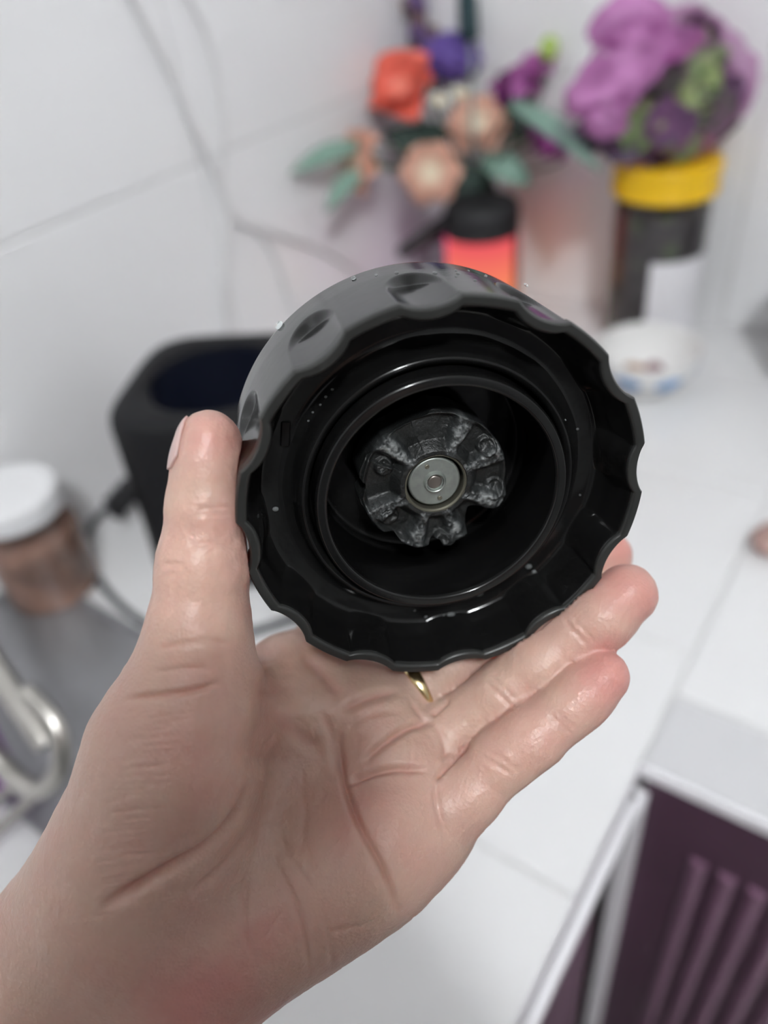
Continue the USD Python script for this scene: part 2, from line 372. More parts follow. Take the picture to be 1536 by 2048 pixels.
# moulded marks and water drops on the inner face
obj('moulded_tab', (lid2world(np.array(box(-.0395, -.0372, .0085, .0150, -.0156, -.0142, .0003).vertices)), box(-.0395, -.0372, .0085, .0150, -.0156, -.0142, .0003).faces), BLACK_IN, collar, world=True)
WATER = plain('water', (.9, .95, .95), .02, transmission_weight=.85, ior=1.33)
drops = []
def surf_h(r): return float(np.interp(r, inner[:, 0][::-1], inner[:, 1][::-1]))
r2 = np.random.default_rng(4)
spots = [(px, py, s) for px, py, s in ((888, 1233, .9), (906, 1239, 1.7), (906, 1249, .8), (928, 1253, .8), (838, 1268, .9), (867, 1262, .8), (978, 1222, 1.5), (982, 1233, .6), (876, 1293, .6), (957, 1293, .7), (806, 1268, .5), (1074, 1158, 1.2), (1068, 1143, .8), (853, 1281, .5), (1004, 1221, .5), (551, 1018, 1.0), (652, 794, .5), (643, 815, .4), (622, 858, .4), (631, 841, .4), (665, 779, .5), (1130, 840, .4), (1155, 858, .5), (1160, 990, .4))]
for px, py, s in spots:
    d = cpt(px, py, 1.0); h0 = -.014
    for _ in range(6):
        t = ((LCE + LN * h0) @ LN) / (d @ LN); q = cam2lid((d * t)[None])[0]; rr_ = math.hypot(q[0], q[1]); h0 = surf_h(min(rr_, .0475))
    m = trimesh.creation.icosphere(2, 1.0); v = np.array(m.vertices) * np.array([.00068 * s * 1.2, .00068 * s, .00042 * s]); 
    v += np.array([q[0], q[1], h0 + .00005]); drops.append((v, m.faces))
wd = cat_meshes(*drops)
tag(obj('water_drop', (lid2world(wd[0]), wd[1]), WATER, collar, smooth=True, world=True), 'small clear water drops on the inner face', None, None, 'stuff')
od = []
for px, py, s in ((707, 556, 1.3), (752, 549, .7), (793, 545, 1.1), (912, 541, .7), (937, 541, .6), (916, 547, 1.0), (912, 553, .7), (950, 561, .9), (972, 551, .8), (870, 546, 1.2), (558, 650, 2.5), (1052, 570, 1.2)):
    d = cpt(px, py, 1.0); a = d @ d                            # hit the outer cylinder
    o, dd = cam2lid(np.zeros((1, 3)))[0], cam2lid(d[None])[0] - cam2lid(np.zeros((1, 3)))[0]
    A = dd[0] ** 2 + dd[1] ** 2; B = o[0] * dd[0] + o[1] * dd[1]; C = o[0] ** 2 + o[1] ** 2 - .04995 ** 2
    disc = max(B * B - A * C, 0); t = (-B - math.sqrt(disc)) / A; q = o + dd * t
    if q[2] < -.0405: q[2] = -.0405
    n3 = np.array([q[0], q[1], 0]) / math.hypot(q[0], q[1]); e1 = np.array([-n3[1], n3[0], 0]); e2 = np.array([0, 0, 1.0])
    m = trimesh.creation.icosphere(2, 1.0); v = np.array(m.vertices) * np.array([.00048 * s, .00075 * s, .00030 * s])
    od.append((q + v[:, [0]] * e1 + v[:, [1]] * e2 + v[:, [2]] * n3, m.faces))
wd = cat_meshes(*od)
tag(obj('water_drop', (lid2world(wd[0]), wd[1]), WATER, collar, smooth=True, world=True), 'small clear water drops on the outer side', None, None, 'stuff')

# ------------------------------------------------------------------ the hand (built in the camera's frame: x right, y down, z away)
def smin(a, b, k):
    h = np.clip(1 - np.abs(a - b) / k, 0, None); return np.minimum(a, b) - h * h * k * .25
class Grid:
    def __init__(s, lo, hi, st):
        s.lo, s.st = np.array(lo, float), st; s.n = np.ceil((np.array(hi) - s.lo) / st).astype(int) + 1
        s.ax = [s.lo[i] + st * np.arange(s.n[i]) for i in range(3)]
        s.d = np.full(s.n, 1.0, np.float32)
    def window(s, lo, hi):
        a = np.clip(np.floor((np.array(lo) - s.lo) / s.st).astype(int), 0, s.n - 1); b = np.clip(np.ceil((np.array(hi) - s.lo) / s.st).astype(int) + 1, 1, s.n)
        return tuple(slice(i, j) for i, j in zip(a, b))
    def coords(s, w):
        return np.meshgrid(*[s.ax[i][w[i]].astype(np.float32) for i in range(3)], indexing='ij')
def cone(X, Y, Z, a, b, ra, rb):
    ab = b - a; L2 = float(ab @ ab) + 1e-12
    t = np.clip(((X - a[0]) * ab[0] + (Y - a[1]) * ab[1] + (Z - a[2]) * ab[2]) / L2, 0, 1)
    dx, dy, dz = X - a[0] - t * ab[0], Y - a[1] - t * ab[1], Z - a[2] - t * ab[2]
    return np.sqrt(dx * dx + dy * dy + dz * dz) - (ra + (rb - ra) * t)
def chain_window(G, P, pad): 
    P = np.array([p[:3] for p in P]); return G.window(P.min(0) - pad, P.max(0) + pad)
def K(px, py, z, r): return np.r_[cpt(px, py, z), r / 1000.0]
HG = Grid((-.172, -.034, .150), (.084, .205, .300), .00105)
palm_bones = [   # (from, to, blend in mm)
    (K(140, 1905, .206, 17.5), K(-330, 2440, .215, 21), 10), (K(330, 1985, .209, 17.5), K(-120, 2560, .218, 21), 12),
    (K(235, 1850, .207, 17), K(585, 1372, .229, 12.0), 14), (K(290, 1870, .207, 16.5), K(725, 1440, .224, 12.5), 14),
    (K(340, 1910, .208, 16.5), K(800, 1535, .219, 12.0), 14), (K(390, 1930, .209, 16.5), K(838, 1640, .213, 12.0), 14),
    (K(395, 1895, .204, 18.5), K(740, 1705, .205, 17.0), 16), (K(140, 1905, .206, 17.5), K(330, 1985, .209, 17.5), 12), (K(120, 1930, .206, 18.0), K(262, 1700, .197, 18.2), 16),
    (K(255, 1760, .196, 18.0), K(345, 1500, .190, 17.2), 16), (K(345, 1500, .190, 17.2), K(385, 1400, .188, 14.4), 14),
    (K(340, 1640, .192, 15.0), K(395, 1500, .190, 14.0), 14), (K(430, 1440, .200, 11.0), K(575, 1392, .226, 10.5), 16),
    (K(838, 1640, .213, 12.0), K(800, 1535, .219, 12.0), 10), (K(800, 1535, .219, 12.0), K(725, 1440, .224, 12.5), 10), (K(725, 1440, .224, 12.5), K(585, 1372, .229, 12), 10)]
fingers = {
    'thumb': ([K(385, 1400, .188, 13.6), K(397, 1270, .1865, 11.2), K(407, 1130, .1855, 9.6), K(413, 1010, .184, 7.9), K(417, 930, .1825, 6.9), K(420, 880, .1815, 6.3)], 8, 'z'),
    'pinky': ([K(850, 1650, .211, 10.6), K(930, 1592, .207, 8.8), K(1012, 1512, .206, 8.3), K(1062, 1474, .2055, 8.35), K(1128, 1422, .205, 7.6), K(1165, 1390, .205, 7.75), K(1206, 1353, .205, 6.9)], 5, ''),
    'ring': ([K(805, 1528, .221, 10.4), K(905, 1462, .2195, 8.8), K(1010, 1386, .216, 8.6), K(1075, 1331, .214, 8.7), K(1155, 1270, .2125, 8.4), K(1200, 1235, .211, 8.9), K(1253, 1188, .211, 8.2)], 5, ''),
    'middle': ([K(730, 1435, .225, 11.2), K(842, 1372, .2285, 9.0), K(960, 1290, .234, 9.2), K(1110, 1165, .244, 8.6), K(1213, 1112, .248, 8.0)], 5, ''),
    'index': ([K(590, 1372, .229, 12.0), K(665, 1270, .250, 9.8), K(740, 1160, .264, 9.2), K(850, 1060, .268, 8.6), K(930, 1000, .268, 8.0)], 5, ''),
}
def lid_clear(p, r, push=(0, 0, 1.0)):
    """Moves a joint away from the camera until its ball clears the collar."""
    p = np.array(p, float); dirn = p / np.linalg.norm(p)
    for _ in range(200):
        q = cam2lid(p[None])[0]; rr_ = math.hypot(q[0], q[1])
        dr, dh = rr_ - .0500, max(q[2] - 0.0, -.0415 - q[2])
        sd = min(max(dr, dh), 0) + math.hypot(max(dr, 0), max(dh, 0))
        if sd >= r: break
        p = p + dirn * .0006
    return p
for nm in ('middle', 'index'):
    for q in fingers[nm][0]: q[:3] = lid_clear(q[:3], q[3] - .0002)
def build_hand():
    d = HG.d; palm = np.full(HG.n, 1.0, np.float32)
    for a, b, k in palm_bones:
        w = chain_window(HG, [a, b], max(a[3], b[3]) + .022); X, Y, Z = HG.coords(w)
        palm[w] = smin(palm[w], cone(X, Y, Z, a[:3], b[:3], a[3], b[3]), k / 1000.0)
    d[:] = palm
    for nm, (ch, k, flat) in fingers.items():
        w = chain_window(HG, ch, .034); X, Y, Z = HG.coords(w); f = np.full(X.shape, 1.0, np.float32)
        for a, b in zip(ch[:-1], ch[1:]):
            if flat:
                for o in (-.0026, .0026):
                    oo = np.array([0, 0, o]); f = smin(f, cone(X, Y, Z, a[:3] + oo, b[:3] + oo, a[3], b[3]), .004)
            else: f = smin(f, cone(X, Y, Z, a[:3], b[:3], a[3], b[3]), .003)
        d[w] = np.minimum(d[w], smin(palm[w], f, k / 1000.0))
    return surface_nets(d, HG.lo, HG.st)
def surface_nets(D, lo, st):
    s = D < 0; n = np.array(D.shape)
    c = sum(s[i:n[0] - 1 + i, j:n[1] - 1 + j, k:n[2] - 1 + k].astype(np.int8) for i, j, k in np.ndindex(2, 2, 2))
    act = (c > 0) & (c < 8); I = np.argwhere(act); ids = np.full(act.shape, -1, np.int64); ids[act] = np.arange(len(I))
    acc, cnt = np.zeros((len(I), 3)), np.zeros(len(I)); cor = list(np.ndindex(2, 2, 2))
    val = {q: D[I[:, 0] + q[0], I[:, 1] + q[1], I[:, 2] + q[2]] for q in cor}
    for p in cor:
        for ax in range(3):
            if p[ax] == 0:
                q = list(p); q[ax] = 1; q = tuple(q); a, b = val[p], val[q]; m = (a < 0) != (b < 0)
                t = np.where(m, a / np.where(m, a - b, 1), 0); pos = np.array(p, float)[None] + t[:, None] * np.eye(3)[ax]
                acc[m] += pos[m]; cnt[m] += 1
    V = lo + st * (I + acc / cnt[:, None]); Fs = []
    for ax in range(3):
        a, b = (ax + 1) % 3, (ax + 2) % 3
        s0 = np.take(s, range(n[ax] - 1), ax); s1 = np.take(s, range(1, n[ax]), ax); E = np.argwhere(s0 != s1)
        E = E[(E[:, a] > 0) & (E[:, b] > 0) & (E[:, a] < n[a] - 1) & (E[:, b] < n[b] - 1)]
        q = []
        for da, db in ((1, 1), (0, 1), (0, 0), (1, 0)):
            e = E.copy(); e[:, a] -= da; e[:, b] -= db; q.append(ids[e[:, 0], e[:, 1], e[:, 2]])
        q = np.stack(q, 1); fl = ~s0[E[:, 0], E[:, 1], E[:, 2]]; q[fl] = q[fl][:, ::-1]
        q = q[(q >= 0).all(1)]; Fs += [q[:, [0, 1, 2]], q[:, [0, 2, 3]]]
    return V, np.vstack(Fs)
def smooth_mesh(V, Fc, it, lam=.5, mu=-.52):
    n = len(V); e = np.vstack([Fc[:, [0, 1]], Fc[:, [1, 2]], Fc[:, [2, 0]]]); A = sp.coo_matrix((np.ones(len(e)), (e[:, 0], e[:, 1])), (n, n)).tocsr(); A = ((A + A.T) > 0).astype(float)
    Dg = sp.diags(1 / np.asarray(A.sum(1)).ravel()); L = Dg @ A
    for i in range(it): V = V + (lam if i % 2 == 0 else mu) * (L @ V - V)
    return V
def vnormals(V, Fc):
    n = np.zeros_like(V); fn = np.cross(V[Fc[:, 1]] - V[Fc[:, 0]], V[Fc[:, 2]] - V[Fc[:, 0]])
    for k in range(3): np.add.at(n, Fc[:, k], fn)
    return n / (np.linalg.norm(n, axis=1)[:, None] + 1e-15)
hv, hf = build_hand()
hv = smooth_mesh(hv, hf, 10)
hv, hf = trimesh.remesh.subdivide(hv, hf)
hv = smooth_mesh(hv, hf, 6)
def proj(v): return np.stack([W / 2 + F * v[:, 0] / v[:, 2], H / 2 + F * v[:, 1] / v[:, 2]], 1)
def poly_dist(P, pts):
    best = np.full(len(P), 1e9)
    along = np.zeros(len(P)); tot = 0; pts = np.array(pts, float); ln = np.linalg.norm(np.diff(pts, axis=0), axis=1); L = ln.sum()
    for a, b, l in zip(pts[:-1], pts[1:], ln):
        ab = b - a; t = np.clip(((P - a) @ ab) / (ab @ ab), 0, 1); dd = np.linalg.norm(P - a - t[:, None] * ab, axis=1)
        m = dd < best; best[m] = dd[m]; along[m] = ((tot + t * l) / L)[m]; tot += l
    return best, along
def smooth_line(p): return spline(np.c_[p, np.zeros(len(p))], 28)[:, :2] if len(p) > 2 else np.array(p, float)
creases = [  # points on the palm side, half width and depth in mm
    ([(488, 1575), (484, 1600), (469, 1631), (437, 1669), (375, 1716), (312, 1753), (250, 1790), (195, 1818)], 1.7, 3.0), ([(940, 1488), (900, 1526), (868, 1566)], .9, 1.6), ([(900, 1398), (862, 1434)], .9, 1.0),
    ([(506, 1650), (475, 1706), (431, 1750), (380, 1790)], 1.4, .9),
    ([(684, 1440), (678, 1512), (694, 1587), (725, 1662), (762, 1731), (787, 1800), (794, 1840)], 1.2, 2.0),
    ([(681, 1569), (737, 1550), (806, 1541), (855, 1546)], 1.3, 1.7), ([(725, 1530), (760, 1495), (787, 1475), (831, 1452), (872, 1446)], 1.5, 1.9),
    ([(680, 1424), (710, 1408), (744, 1394), (800, 1384)], 1.8, 1.4), ([(690, 1465), (720, 1440), (770, 1425), (810, 1430)], 1.4, .5),
    ([(244, 1402), (312, 1391), (387, 1381), (440, 1364)], .8, 1.2), ([(300, 1345), (360, 1338), (430, 1336)], .8, .35), ([(310, 1300), (400, 1285), (480, 1290)], 1.0, .35),
    ([(600, 1560), (603, 1640), (598, 1710)], 1.3, .4), ([(544, 1719), (587, 1800), (612, 1875), (616, 1950)], 1.2, .9), ([(500, 1740), (490, 1856), (512, 1925)], 1.2, .8), ([(650, 1825), (660, 1890), (662, 1937)], 1.0, .4), ([(560, 1640), (570, 1700), (610, 1760), (640, 1800)], 1.1, .35),
    ([(960, 1512), (990, 1528), (1024, 1552)], .8, .45), ([(972, 1500), (1010, 1522), (1036, 1546)], .7, .35), ([(1098, 1425), (1118, 1445), (1145, 1470)], .8, .45), ([(1106, 1418), (1130, 1440), (1156, 1462)], .6, .3),
    ([(1124, 1232), (1148, 1262), (1180, 1295)], .8, .45), ([(970, 1362), (1000, 1390), (1032, 1425)], .8, .5), ([(980, 1352), (1012, 1380), (1042, 1412)], .6, .3), ([(1140, 1228), (1165, 1256), (1190, 1288)], .6, .3),
    ([(870, 1560), (872, 1600), (880, 1640), (900, 1680)], 1.4, .8), ([(860, 1440), (885, 1480), (890, 1530)], 1.3, .5),
    ([(388, 1018), (420, 1016), (470, 1014)], .7, .35), ([(392, 1030), (430, 1028), (468, 1030)], .7, .3), ([(322, 1132), (350, 1128), (372, 1134)], .7, .45), ([(322, 1152), (352, 1148)], .6, .35), ([(372, 1092), (430, 1088), (470, 1094)], .9, .3),
    ([(640, 1860), (700, 1850), (770, 1830)], 1.0, .3), ([(560, 1390), (575, 1430), (600, 1470), (650, 1500)], 2.6, 1.2), ([(600, 1310), (640, 1340), (680, 1400)], 2.6, 1.2), ([(545, 1330), (560, 1400), (548, 1480), (520, 1560)], 6.0, 3.2), ([(640, 1420), (665, 1480), (672, 1560)], 1.6, .9), ([(820, 1405), (850, 1440), (862, 1446)], 1.0, .5)]
r3 = np.random.default_rng(21)
for i in range(34):                                  # fine wrinkles over the ball of the thumb
    y0 = 1430 + 12 * i + r3.uniform(-4, 4); x0 = 255 - .26 * (y0 - 1430) + r3.uniform(0, 60); l = r3.uniform(50, 120)
    creases.append(([(x0, y0 + 6), (x0 + l / 2, y0 + r3.uniform(-3, 3)), (x0 + l, y0 - 8)], .45, .16))
for i in range(30):                                  # and across the palm
    x0, y0, a, l = r3.uniform(470, 820), r3.uniform(1420, 1900), r3.uniform(.6, 2.3), r3.uniform(30, 90)
    creases.append(([(x0, y0), (x0 + l / 2 * math.cos(a) + r3.uniform(-5, 5), y0 + l / 2 * math.sin(a)), (x0 + l * math.cos(a), y0 + l * math.sin(a))], .6, .18))
hn = vnormals(hv, hf); hp = proj(hv); facing = np.einsum('ij,ij->i', hn, hv) < 0
disp = np.zeros(len(hv)); red = np.zeros(len(hv))
# broad swells of the palm: shallow pads under the fingers
for px, py, r, a in ((760, 1500, 30, 1.0), (830, 1495, 32, 1.2), (800, 1610, 65, 1.8), (730, 1440, 30, .9), (790, 1420, 30, .9), (620, 1440, 40, 1.2), (560, 1570, 90, -2.0), (610, 1690, 110, -1.2), (720, 1790, 80, 1.2), (640, 1880, 70, .8), (400, 1585, 75, 3.0), (330, 1500, 90, 1.0)):
    disp += np.where(facing, a / 1000 * np.exp(-((hp - (px, py)) ** 2).sum(1) / (2 * r * r)), 0)
for pts, wd_, dp in creases:
    L = smooth_line(pts); m = facing & (hp[:, 0] > L[:, 0].min() - 60) & (hp[:, 0] < L[:, 0].max() + 60) & (hp[:, 1] > L[:, 1].min() - 60) & (hp[:, 1] < L[:, 1].max() + 60)
    i = np.where(m)[0]
    if not len(i): continue
    dd, al = poly_dist(hp[i], L); mm = dd / F * hv[i, 2] * 1000; fade = np.clip(np.minimum(al, 1 - al) * 5, .0, 1)
    g_ = np.exp(-(mm / wd_) ** 2 * 1.6) * fade; disp[i] -= dp / 1000 * g_; red[i] = np.maximum(red[i], g_ * min(dp, 1.2) * .28)
hv = hv + hn * disp[:, None]
hv = hv + hn * ((meshkit.fbm(hv * 260, 3, 2) - .5) * .0005)[:, None]
# flatten the flesh where it presses on the collar
q = cam2lid(hv); rr_ = np.hypot(q[:, 0], q[:, 1]); th_ = np.arctan2(q[:, 1], q[:, 0])
lim = .0502 - .55 * flute(th_, q[:, 2]); ins = (rr_ < lim) & (q[:, 2] < .0005) & (q[:, 2] > -.0417)
near_side = ins & ((lim - rr_) < (q[:, 2] + .0417))
s_ = np.where(near_side, lim / np.maximum(rr_, 1e-9), 1); q[:, 0] *= s_; q[:, 1] *= s_; back = ins & ~near_side; q[back, 2] = -.0418
hv = lid2cam(q)
# skin: redder finger ends, palm heel and knuckle folds
for px, py, r, a in ((1270, 1175, 70, .9), (1225, 1340, 70, .95), (1250, 1095, 60, 1.0), (420, 860, 70, .55), (440, 1100, 90, .45), (1090, 1450, 60, .35), (420, 2040, 130, .9), (480, 1880, 160, .5), (700, 1620, 110, .5), (420, 1480, 120, .35), (1130, 1270, 60, .3), (880, 1620, 60, .35), (430, 1560, 70, .4), (790, 1700, 90, .4)):
    red = np.maximum(red, a * np.exp(-((hp - (px, py)) ** 2).sum(1) / (2 * r * r)))
SKIN = mat('skin', {'p': ('principled_bsdf', dict(roughness=.41, specular_ior_level=.42, subsurface_weight=.25, subsurface_scale=.0035, subsurface_radius=(1.0, .35, .2))),
                    'a': ('attribute', dict(attribute='blush')), 'r': ('rgb_ramp', dict(ramp=[(0, (.525, .355, .285)), (.45, (.52, .315, .262)), (1, (.50, .235, .21))])),
                    'tc': ('texture_coordinate', {}), 'n': ('noise_texture', dict(scale=55.0, detail=5.0, roughness=.6)), 'mr': ('map_range', dict(from_min=.3, from_max=.7, to_min=-.24, to_max=.30)), 'm': ('math', dict(math_type='add', use_clamp=True)),
                    'n2': ('noise_texture', dict(scale=900.0, detail=3.0)), 'v': ('voronoi_texture', dict(scale=1100.0)), 'ad': ('math', dict(math_type='add')), 'b': ('bump', dict(strength=.55, distance=.00014))},
           [('tc.object', 'n.vector'), ('n.fac', 'mr.value'), ('mr.result', 'm.value1'), ('a.fac', 'm.value2'), ('m.value', 'r.fac'), ('r.color', 'p.base_color'),
            ('tc.object', 'n2.vector'), ('tc.object', 'v.vector'), ('n2.fac', 'ad.value1'), ('v.distance', 'ad.value2'), ('ad.value', 'b.height'), ('b.normal', 'p.normal')])
HO = at(330, 1800, .205)
hand = thing('hand', 'left hand holding the black collar between thumb and fingers, gold ring on the middle finger', 'hand', HO)
hm = obj('skin', (c2w(hv), hf), SKIN, hand, smooth=True, world=True); primvar(hm, 'blush', red)
# thumbnail, seen edge-on at the left of the thumb
def thumb_sdf(P):
    ch = fingers['thumb'][0]; X, Y, Z = P[..., 0], P[..., 1], P[..., 2]; f = np.full(X.shape, 1.0)
    for a, b in zip(ch[:-1], ch[1:]):
        for o in (-.0026, .0026):
            oo = np.array([0, 0, o]); f = smin(f, cone(X, Y, Z, a[:3] + oo, b[:3] + oo, a[3], b[3]), .004)
    return f
def thumbnail():
    nu, nv = 30, 19
    u, v = np.meshgrid(np.linspace(0, 1, nu), np.linspace(-1, 1, nv), indexing='ij')
    y = np.interp(u, [0, 1], [842, 948]); zc = .1822; cx = np.interp(y, [838, 880, 950], [419, 420, 417])
    ang = .10 + v * .92 * np.clip(.55 + .62 * np.sin(np.pi * np.clip(u * .82 + .10, 0, 1)), 0, 1)      # 0 is left, positive towards the viewer
    c = np.stack([(cx - 768) / F * zc, (y - 1024) / F * zc, 0 * u + zc], -1); d = np.stack([-np.cos(ang), -.10 + 0 * u, -np.sin(ang)], -1)
    t = np.full(u.shape, .016)
    for _ in range(40): t = t - np.clip(thumb_sdf(c + d * t[..., None]) - .00022, -.002, .002) * .7
    return c + d * t[..., None]
NP = thumbnail()
nu, nv = NP.shape[:2]
nailf = lambda U, V_: NP
NAIL = plain('nail', (.55, .35, .325), .25, subsurface_weight=.15, subsurface_scale=.002)
ns = sheet(nailf, nu, nv, .0007)
tag(obj('thumbnail', (c2w(ns[0]), ns[1]), NAIL, hand, smooth=True, world=True), 'pale pink thumbnail seen from the side')
# gold ring
ch = fingers['middle'][0]; a, b = ch[0], ch[1]
tt = .92; rc = a[:3] + (b[:3] - a[:3]) * tt; rad = a[3] + (b[3] - a[3]) * tt + .0011
ax_ = (ch[2][:3] - a[:3]); ax_ /= np.linalg.norm(ax_); e1, e2, _ = basis(ax_, (0, 0, 1))
th = np.linspace(0, 2 * np.pi, 90, endpoint=False); tw = np.linspace(0, 2 * np.pi, 12, endpoint=False)
rv = []
for t in th:
    rd = math.cos(t) * e1 + math.sin(t) * e2; wv = .0015 + .0004 * math.cos(3 * t + .5)
    for s in tw: rv.append(rc + rd * (rad + .0006 * math.cos(s)) + ax_ * (wv * math.sin(s)))
idx = np.arange(90 * 12).reshape(90, 12); n1_, n2_ = np.roll(idx, -1, 0), np.roll(idx, -1, 1); n3_ = np.roll(n1_, -1, 1)
rf = np.vstack([np.stack([idx.ravel(), n2_.ravel(), n3_.ravel()], 1), np.stack([idx.ravel(), n3_.ravel(), n1_.ravel()], 1)])
gr = obj('finger_ring', (c2w(np.array(rv)), rf), GOLD, smooth=True); tag(gr, 'thin gold ring on the middle finger just below the collar', 'ring')

#@@COUNTER
# ------------------------------------------------------------------ things on the counter
# blender base: rounded-square black body with a deep navy well
AB = np.array([-.437, .352, ZC]); AR = math.radians(28)
bb = thing('blender_motor', 'black rounded-square blender motor base with an open navy well on the left of the counter', 'blender base', AB, AR)
def sq(R, th, h):
    p = 2.0 + 2.2 * np.clip((R - .056) / .010, 0, 1); k = superellipse(th, p); return R * np.where(R > .056, k * .94, 1.0)
bprof = round_prof([(0, 0), (.080, 0), (.084, .010), (.0815, .06), (.0795, .148), (.0775, .1575), (.066, .161), (.0590, .1605), (.0560, .157), (.0545, .150), (.0530, .085), (0, .085)], .004, 5)
obj('body', lathe(bprof, 128, sq), BASE_B, bb, smooth=40)
obj('well', lathe(round_prof([(.0527, .1545), (.0545, .1545), (.0540, .150), (.0520, .0865), (0, .0865), (0, .0858), (.0515, .0858), (.0527, .1545)], .001, 3), 96), WELL_B, bb, smooth=40)
obj('drive_socket', lathe(round_prof([(0, .0866), (.018, .0866), (.018, .100), (.012, .103), (.006, .098), (0, .098)], .001, 3), 48, lambda R, t, h: R * (1 + .08 * np.cos(6 * t) * (R > .01))), BLACK_M, bb)
obj('rocker_switch', box(.058, .0825, -.010, .010, .020, .045, .003), BLACK_M, bb)
# power cord leaving the base at its back left
def ground(px, py, r=.003): p = on_plane(px, py, 2, ZC + r); return p
cr = .0034
plug0 = on_plane(262, 985, 2, ZC + .028)
cpts = [plug0 + np.array([.03, .012, 0]), plug0, on_plane(222, 1012, 2, ZC + .022), on_plane(186, 1045, 2, ZC + .012), on_plane(172, 1085, 2, ZC + cr), on_plane(185, 1140, 2, ZC + cr), on_plane(225, 1195, 2, ZC + cr), on_plane(295, 1250, 2, ZC + cr), on_plane(400, 1285, 2, ZC + cr), on_plane(490, 1268, 2, ZC + cr), on_plane(580, 1238, 2, ZC + cr), on_plane(680, 1190, 2, ZC + cr), on_plane(760, 1120, 2, ZC + cr)]
obj('power_cord', tube(spline(cpts, 140), cr, 10), CORD, bb, smooth=60, world=True)
pv = []
for p0, p1, r0 in ((on_plane(268, 975, 2, ZC + .035), on_plane(222, 1018, 2, ZC + .024), .011), (on_plane(262, 965, 2, ZC + .045), on_plane(232, 1030, 2, ZC + .018), .008)):
    pv.append(tube(np.linspace(p0, p1, 14), r0 * (1 + .12 * np.sign(np.sin(np.arange(14) * 2.2))), 14))
obj('strain_relief', cat_meshes(*pv), BLACK_M, bb, smooth=30, world=True)

# jar with brown contents at the left edge
JB = np.array([-.545, .210, ZC]); JS = lambda pr: np.asarray(pr) * np.array([.81, .97])
jl = thing('storage_jar', 'clear jar of brown powder with a white lid at the left edge', 'jar', JB)
GLASS = mat('clear_plastic', {'t': ('transparent_bsdf', dict(color=(.95, .95, .95))), 'g': ('glossy_bsdf', dict(color=(1, 1, 1), roughness=.06)), 'f': ('layer_weight', dict(blend=.5)), 'pw': ('math', dict(math_type='power', value2=4.0)), 'mm': ('math', dict(math_type='multiply_add', value2=.45, value3=.03)), 'm': ('mix_closure', {})}, [('f.facing', 'pw.value1'), ('pw.value', 'mm.value1'), ('mm.value', 'm.fac'), ('t.BSDF', 'm.closure1'), ('g.BSDF', 'm.closure2')], surface='m.closure')
BROWN = plain('brown_powder', (.27, .155, .115), .9, var=.50, vscale=34, bump=.003, bscale=90)
obj('contents', lathe(JS(round_prof([(0, .002), (.0465, .002), (.0475, .006), (.0475, .064), (.030, .067), (0, .064)], .003, 4)), 64), BROWN, jl, smooth=40)
obj('jar_body', lathe(JS(round_prof([(0, 0), (.047, 0), (.0492, .004), (.0492, .078), (.044, .088), (.044, .094), (.0425, .094), (.0425, .087), (.0480, .077), (.0480, .005), (0, .0012)], .003, 4)), 72), GLASS, jl, smooth=40)
obj('lid', lathe(JS(round_prof([(0, .0885), (.0445, .0885), (.0462, .089), (.0470, .104), (.0455, .1085), (.036, .110), (.034, .1085), (0, .1085)], .0015, 4)), 96, lambda R, t, h: R * (1 + .008 * np.sign(np.sin(t * 48)) * (R > .0374))), WHITE_P, jl, smooth=30)

# steel dish rack, bottom left
rk = thing('dish_rack', 'bent steel tube dish rack at the lower left edge', 'dish rack', at(40, 1560, .47))
obj('rail', tube(spline([at(-150, 1120, .50), at(-60, 1255, .49), at(10, 1365, .48), at(78, 1462, .472), at(96, 1490, .470)], 40), .0080, 16), STEEL, rk, smooth=60, world=True)
obj('rail', tube(spline([at(-140, 1360, .49), at(-40, 1475, .485), at(35, 1560, .48), at(70, 1580, .475), at(108, 1560, .470), at(124, 1505, .466), at(112, 1450, .466), at(80, 1410, .468), at(50, 1380, .470)], 80), .0062, 16), STEEL, rk, smooth=60, world=True)
obj('wire', tube(spline([at(-160, 1820, .46), at(-40, 1690, .468), at(60, 1600, .472), at(118, 1545, .470)], 30), .0035, 12), STEEL, rk, smooth=60, world=True)
obj('wire', tube(spline([at(-160, 1740, .47), at(-40, 1625, .478), at(30, 1570, .480)], 30), .0028, 12), STEEL, rk, smooth=60, world=True)
t1, t0 = on_plane(215, 1228, 2, ZC)[1], on_plane(60, 1655, 2, ZC)[1]; tx0, tx1 = XL + .012, -.235
tr = thing('drain_tray', 'grey steel drain tray under the rack at the lower left', 'tray', np.array([(tx0 + tx1) / 2, (t0 + t1) / 2, ZC]))
TRAY = plain('tray_steel', (.30, .30, .315), .33, metallic=.55, var=.03, vscale=30)
hx, hy = (tx1 - tx0) / 2, (t1 - t0) / 2
obj('tray_floor', box(-hx, hx, -hy, hy, .0002, .0020, .0005), TRAY, tr)
for a in (box(-hx, hx, -hy, -hy + .004, .0015, .0070, .001), box(-hx, hx, hy - .004, hy, .0015, .0070, .001), box(-hx, -hx + .004, -hy + .004, hy - .004, .0015, .0070, .001), box(hx - .004, hx, -hy + .004, hy - .004, .0015, .0070, .001)): obj('tray_rim', a, TRAY, tr)
pcp = thing('purple_cup', 'small purple plastic cup just visible behind the steel rack', 'cup', on_plane(-22, 1560, 2, ZC) + np.array([0, 0, .0022]))
obj('cup', lathe(round_prof([(0, 0), (.018, 0), (.024, .052), (.0225, .052), (.017, .002), (0, .002)], .001, 3), 48), plain('violet_plastic', (.28, .12, .36), .4), pcp)

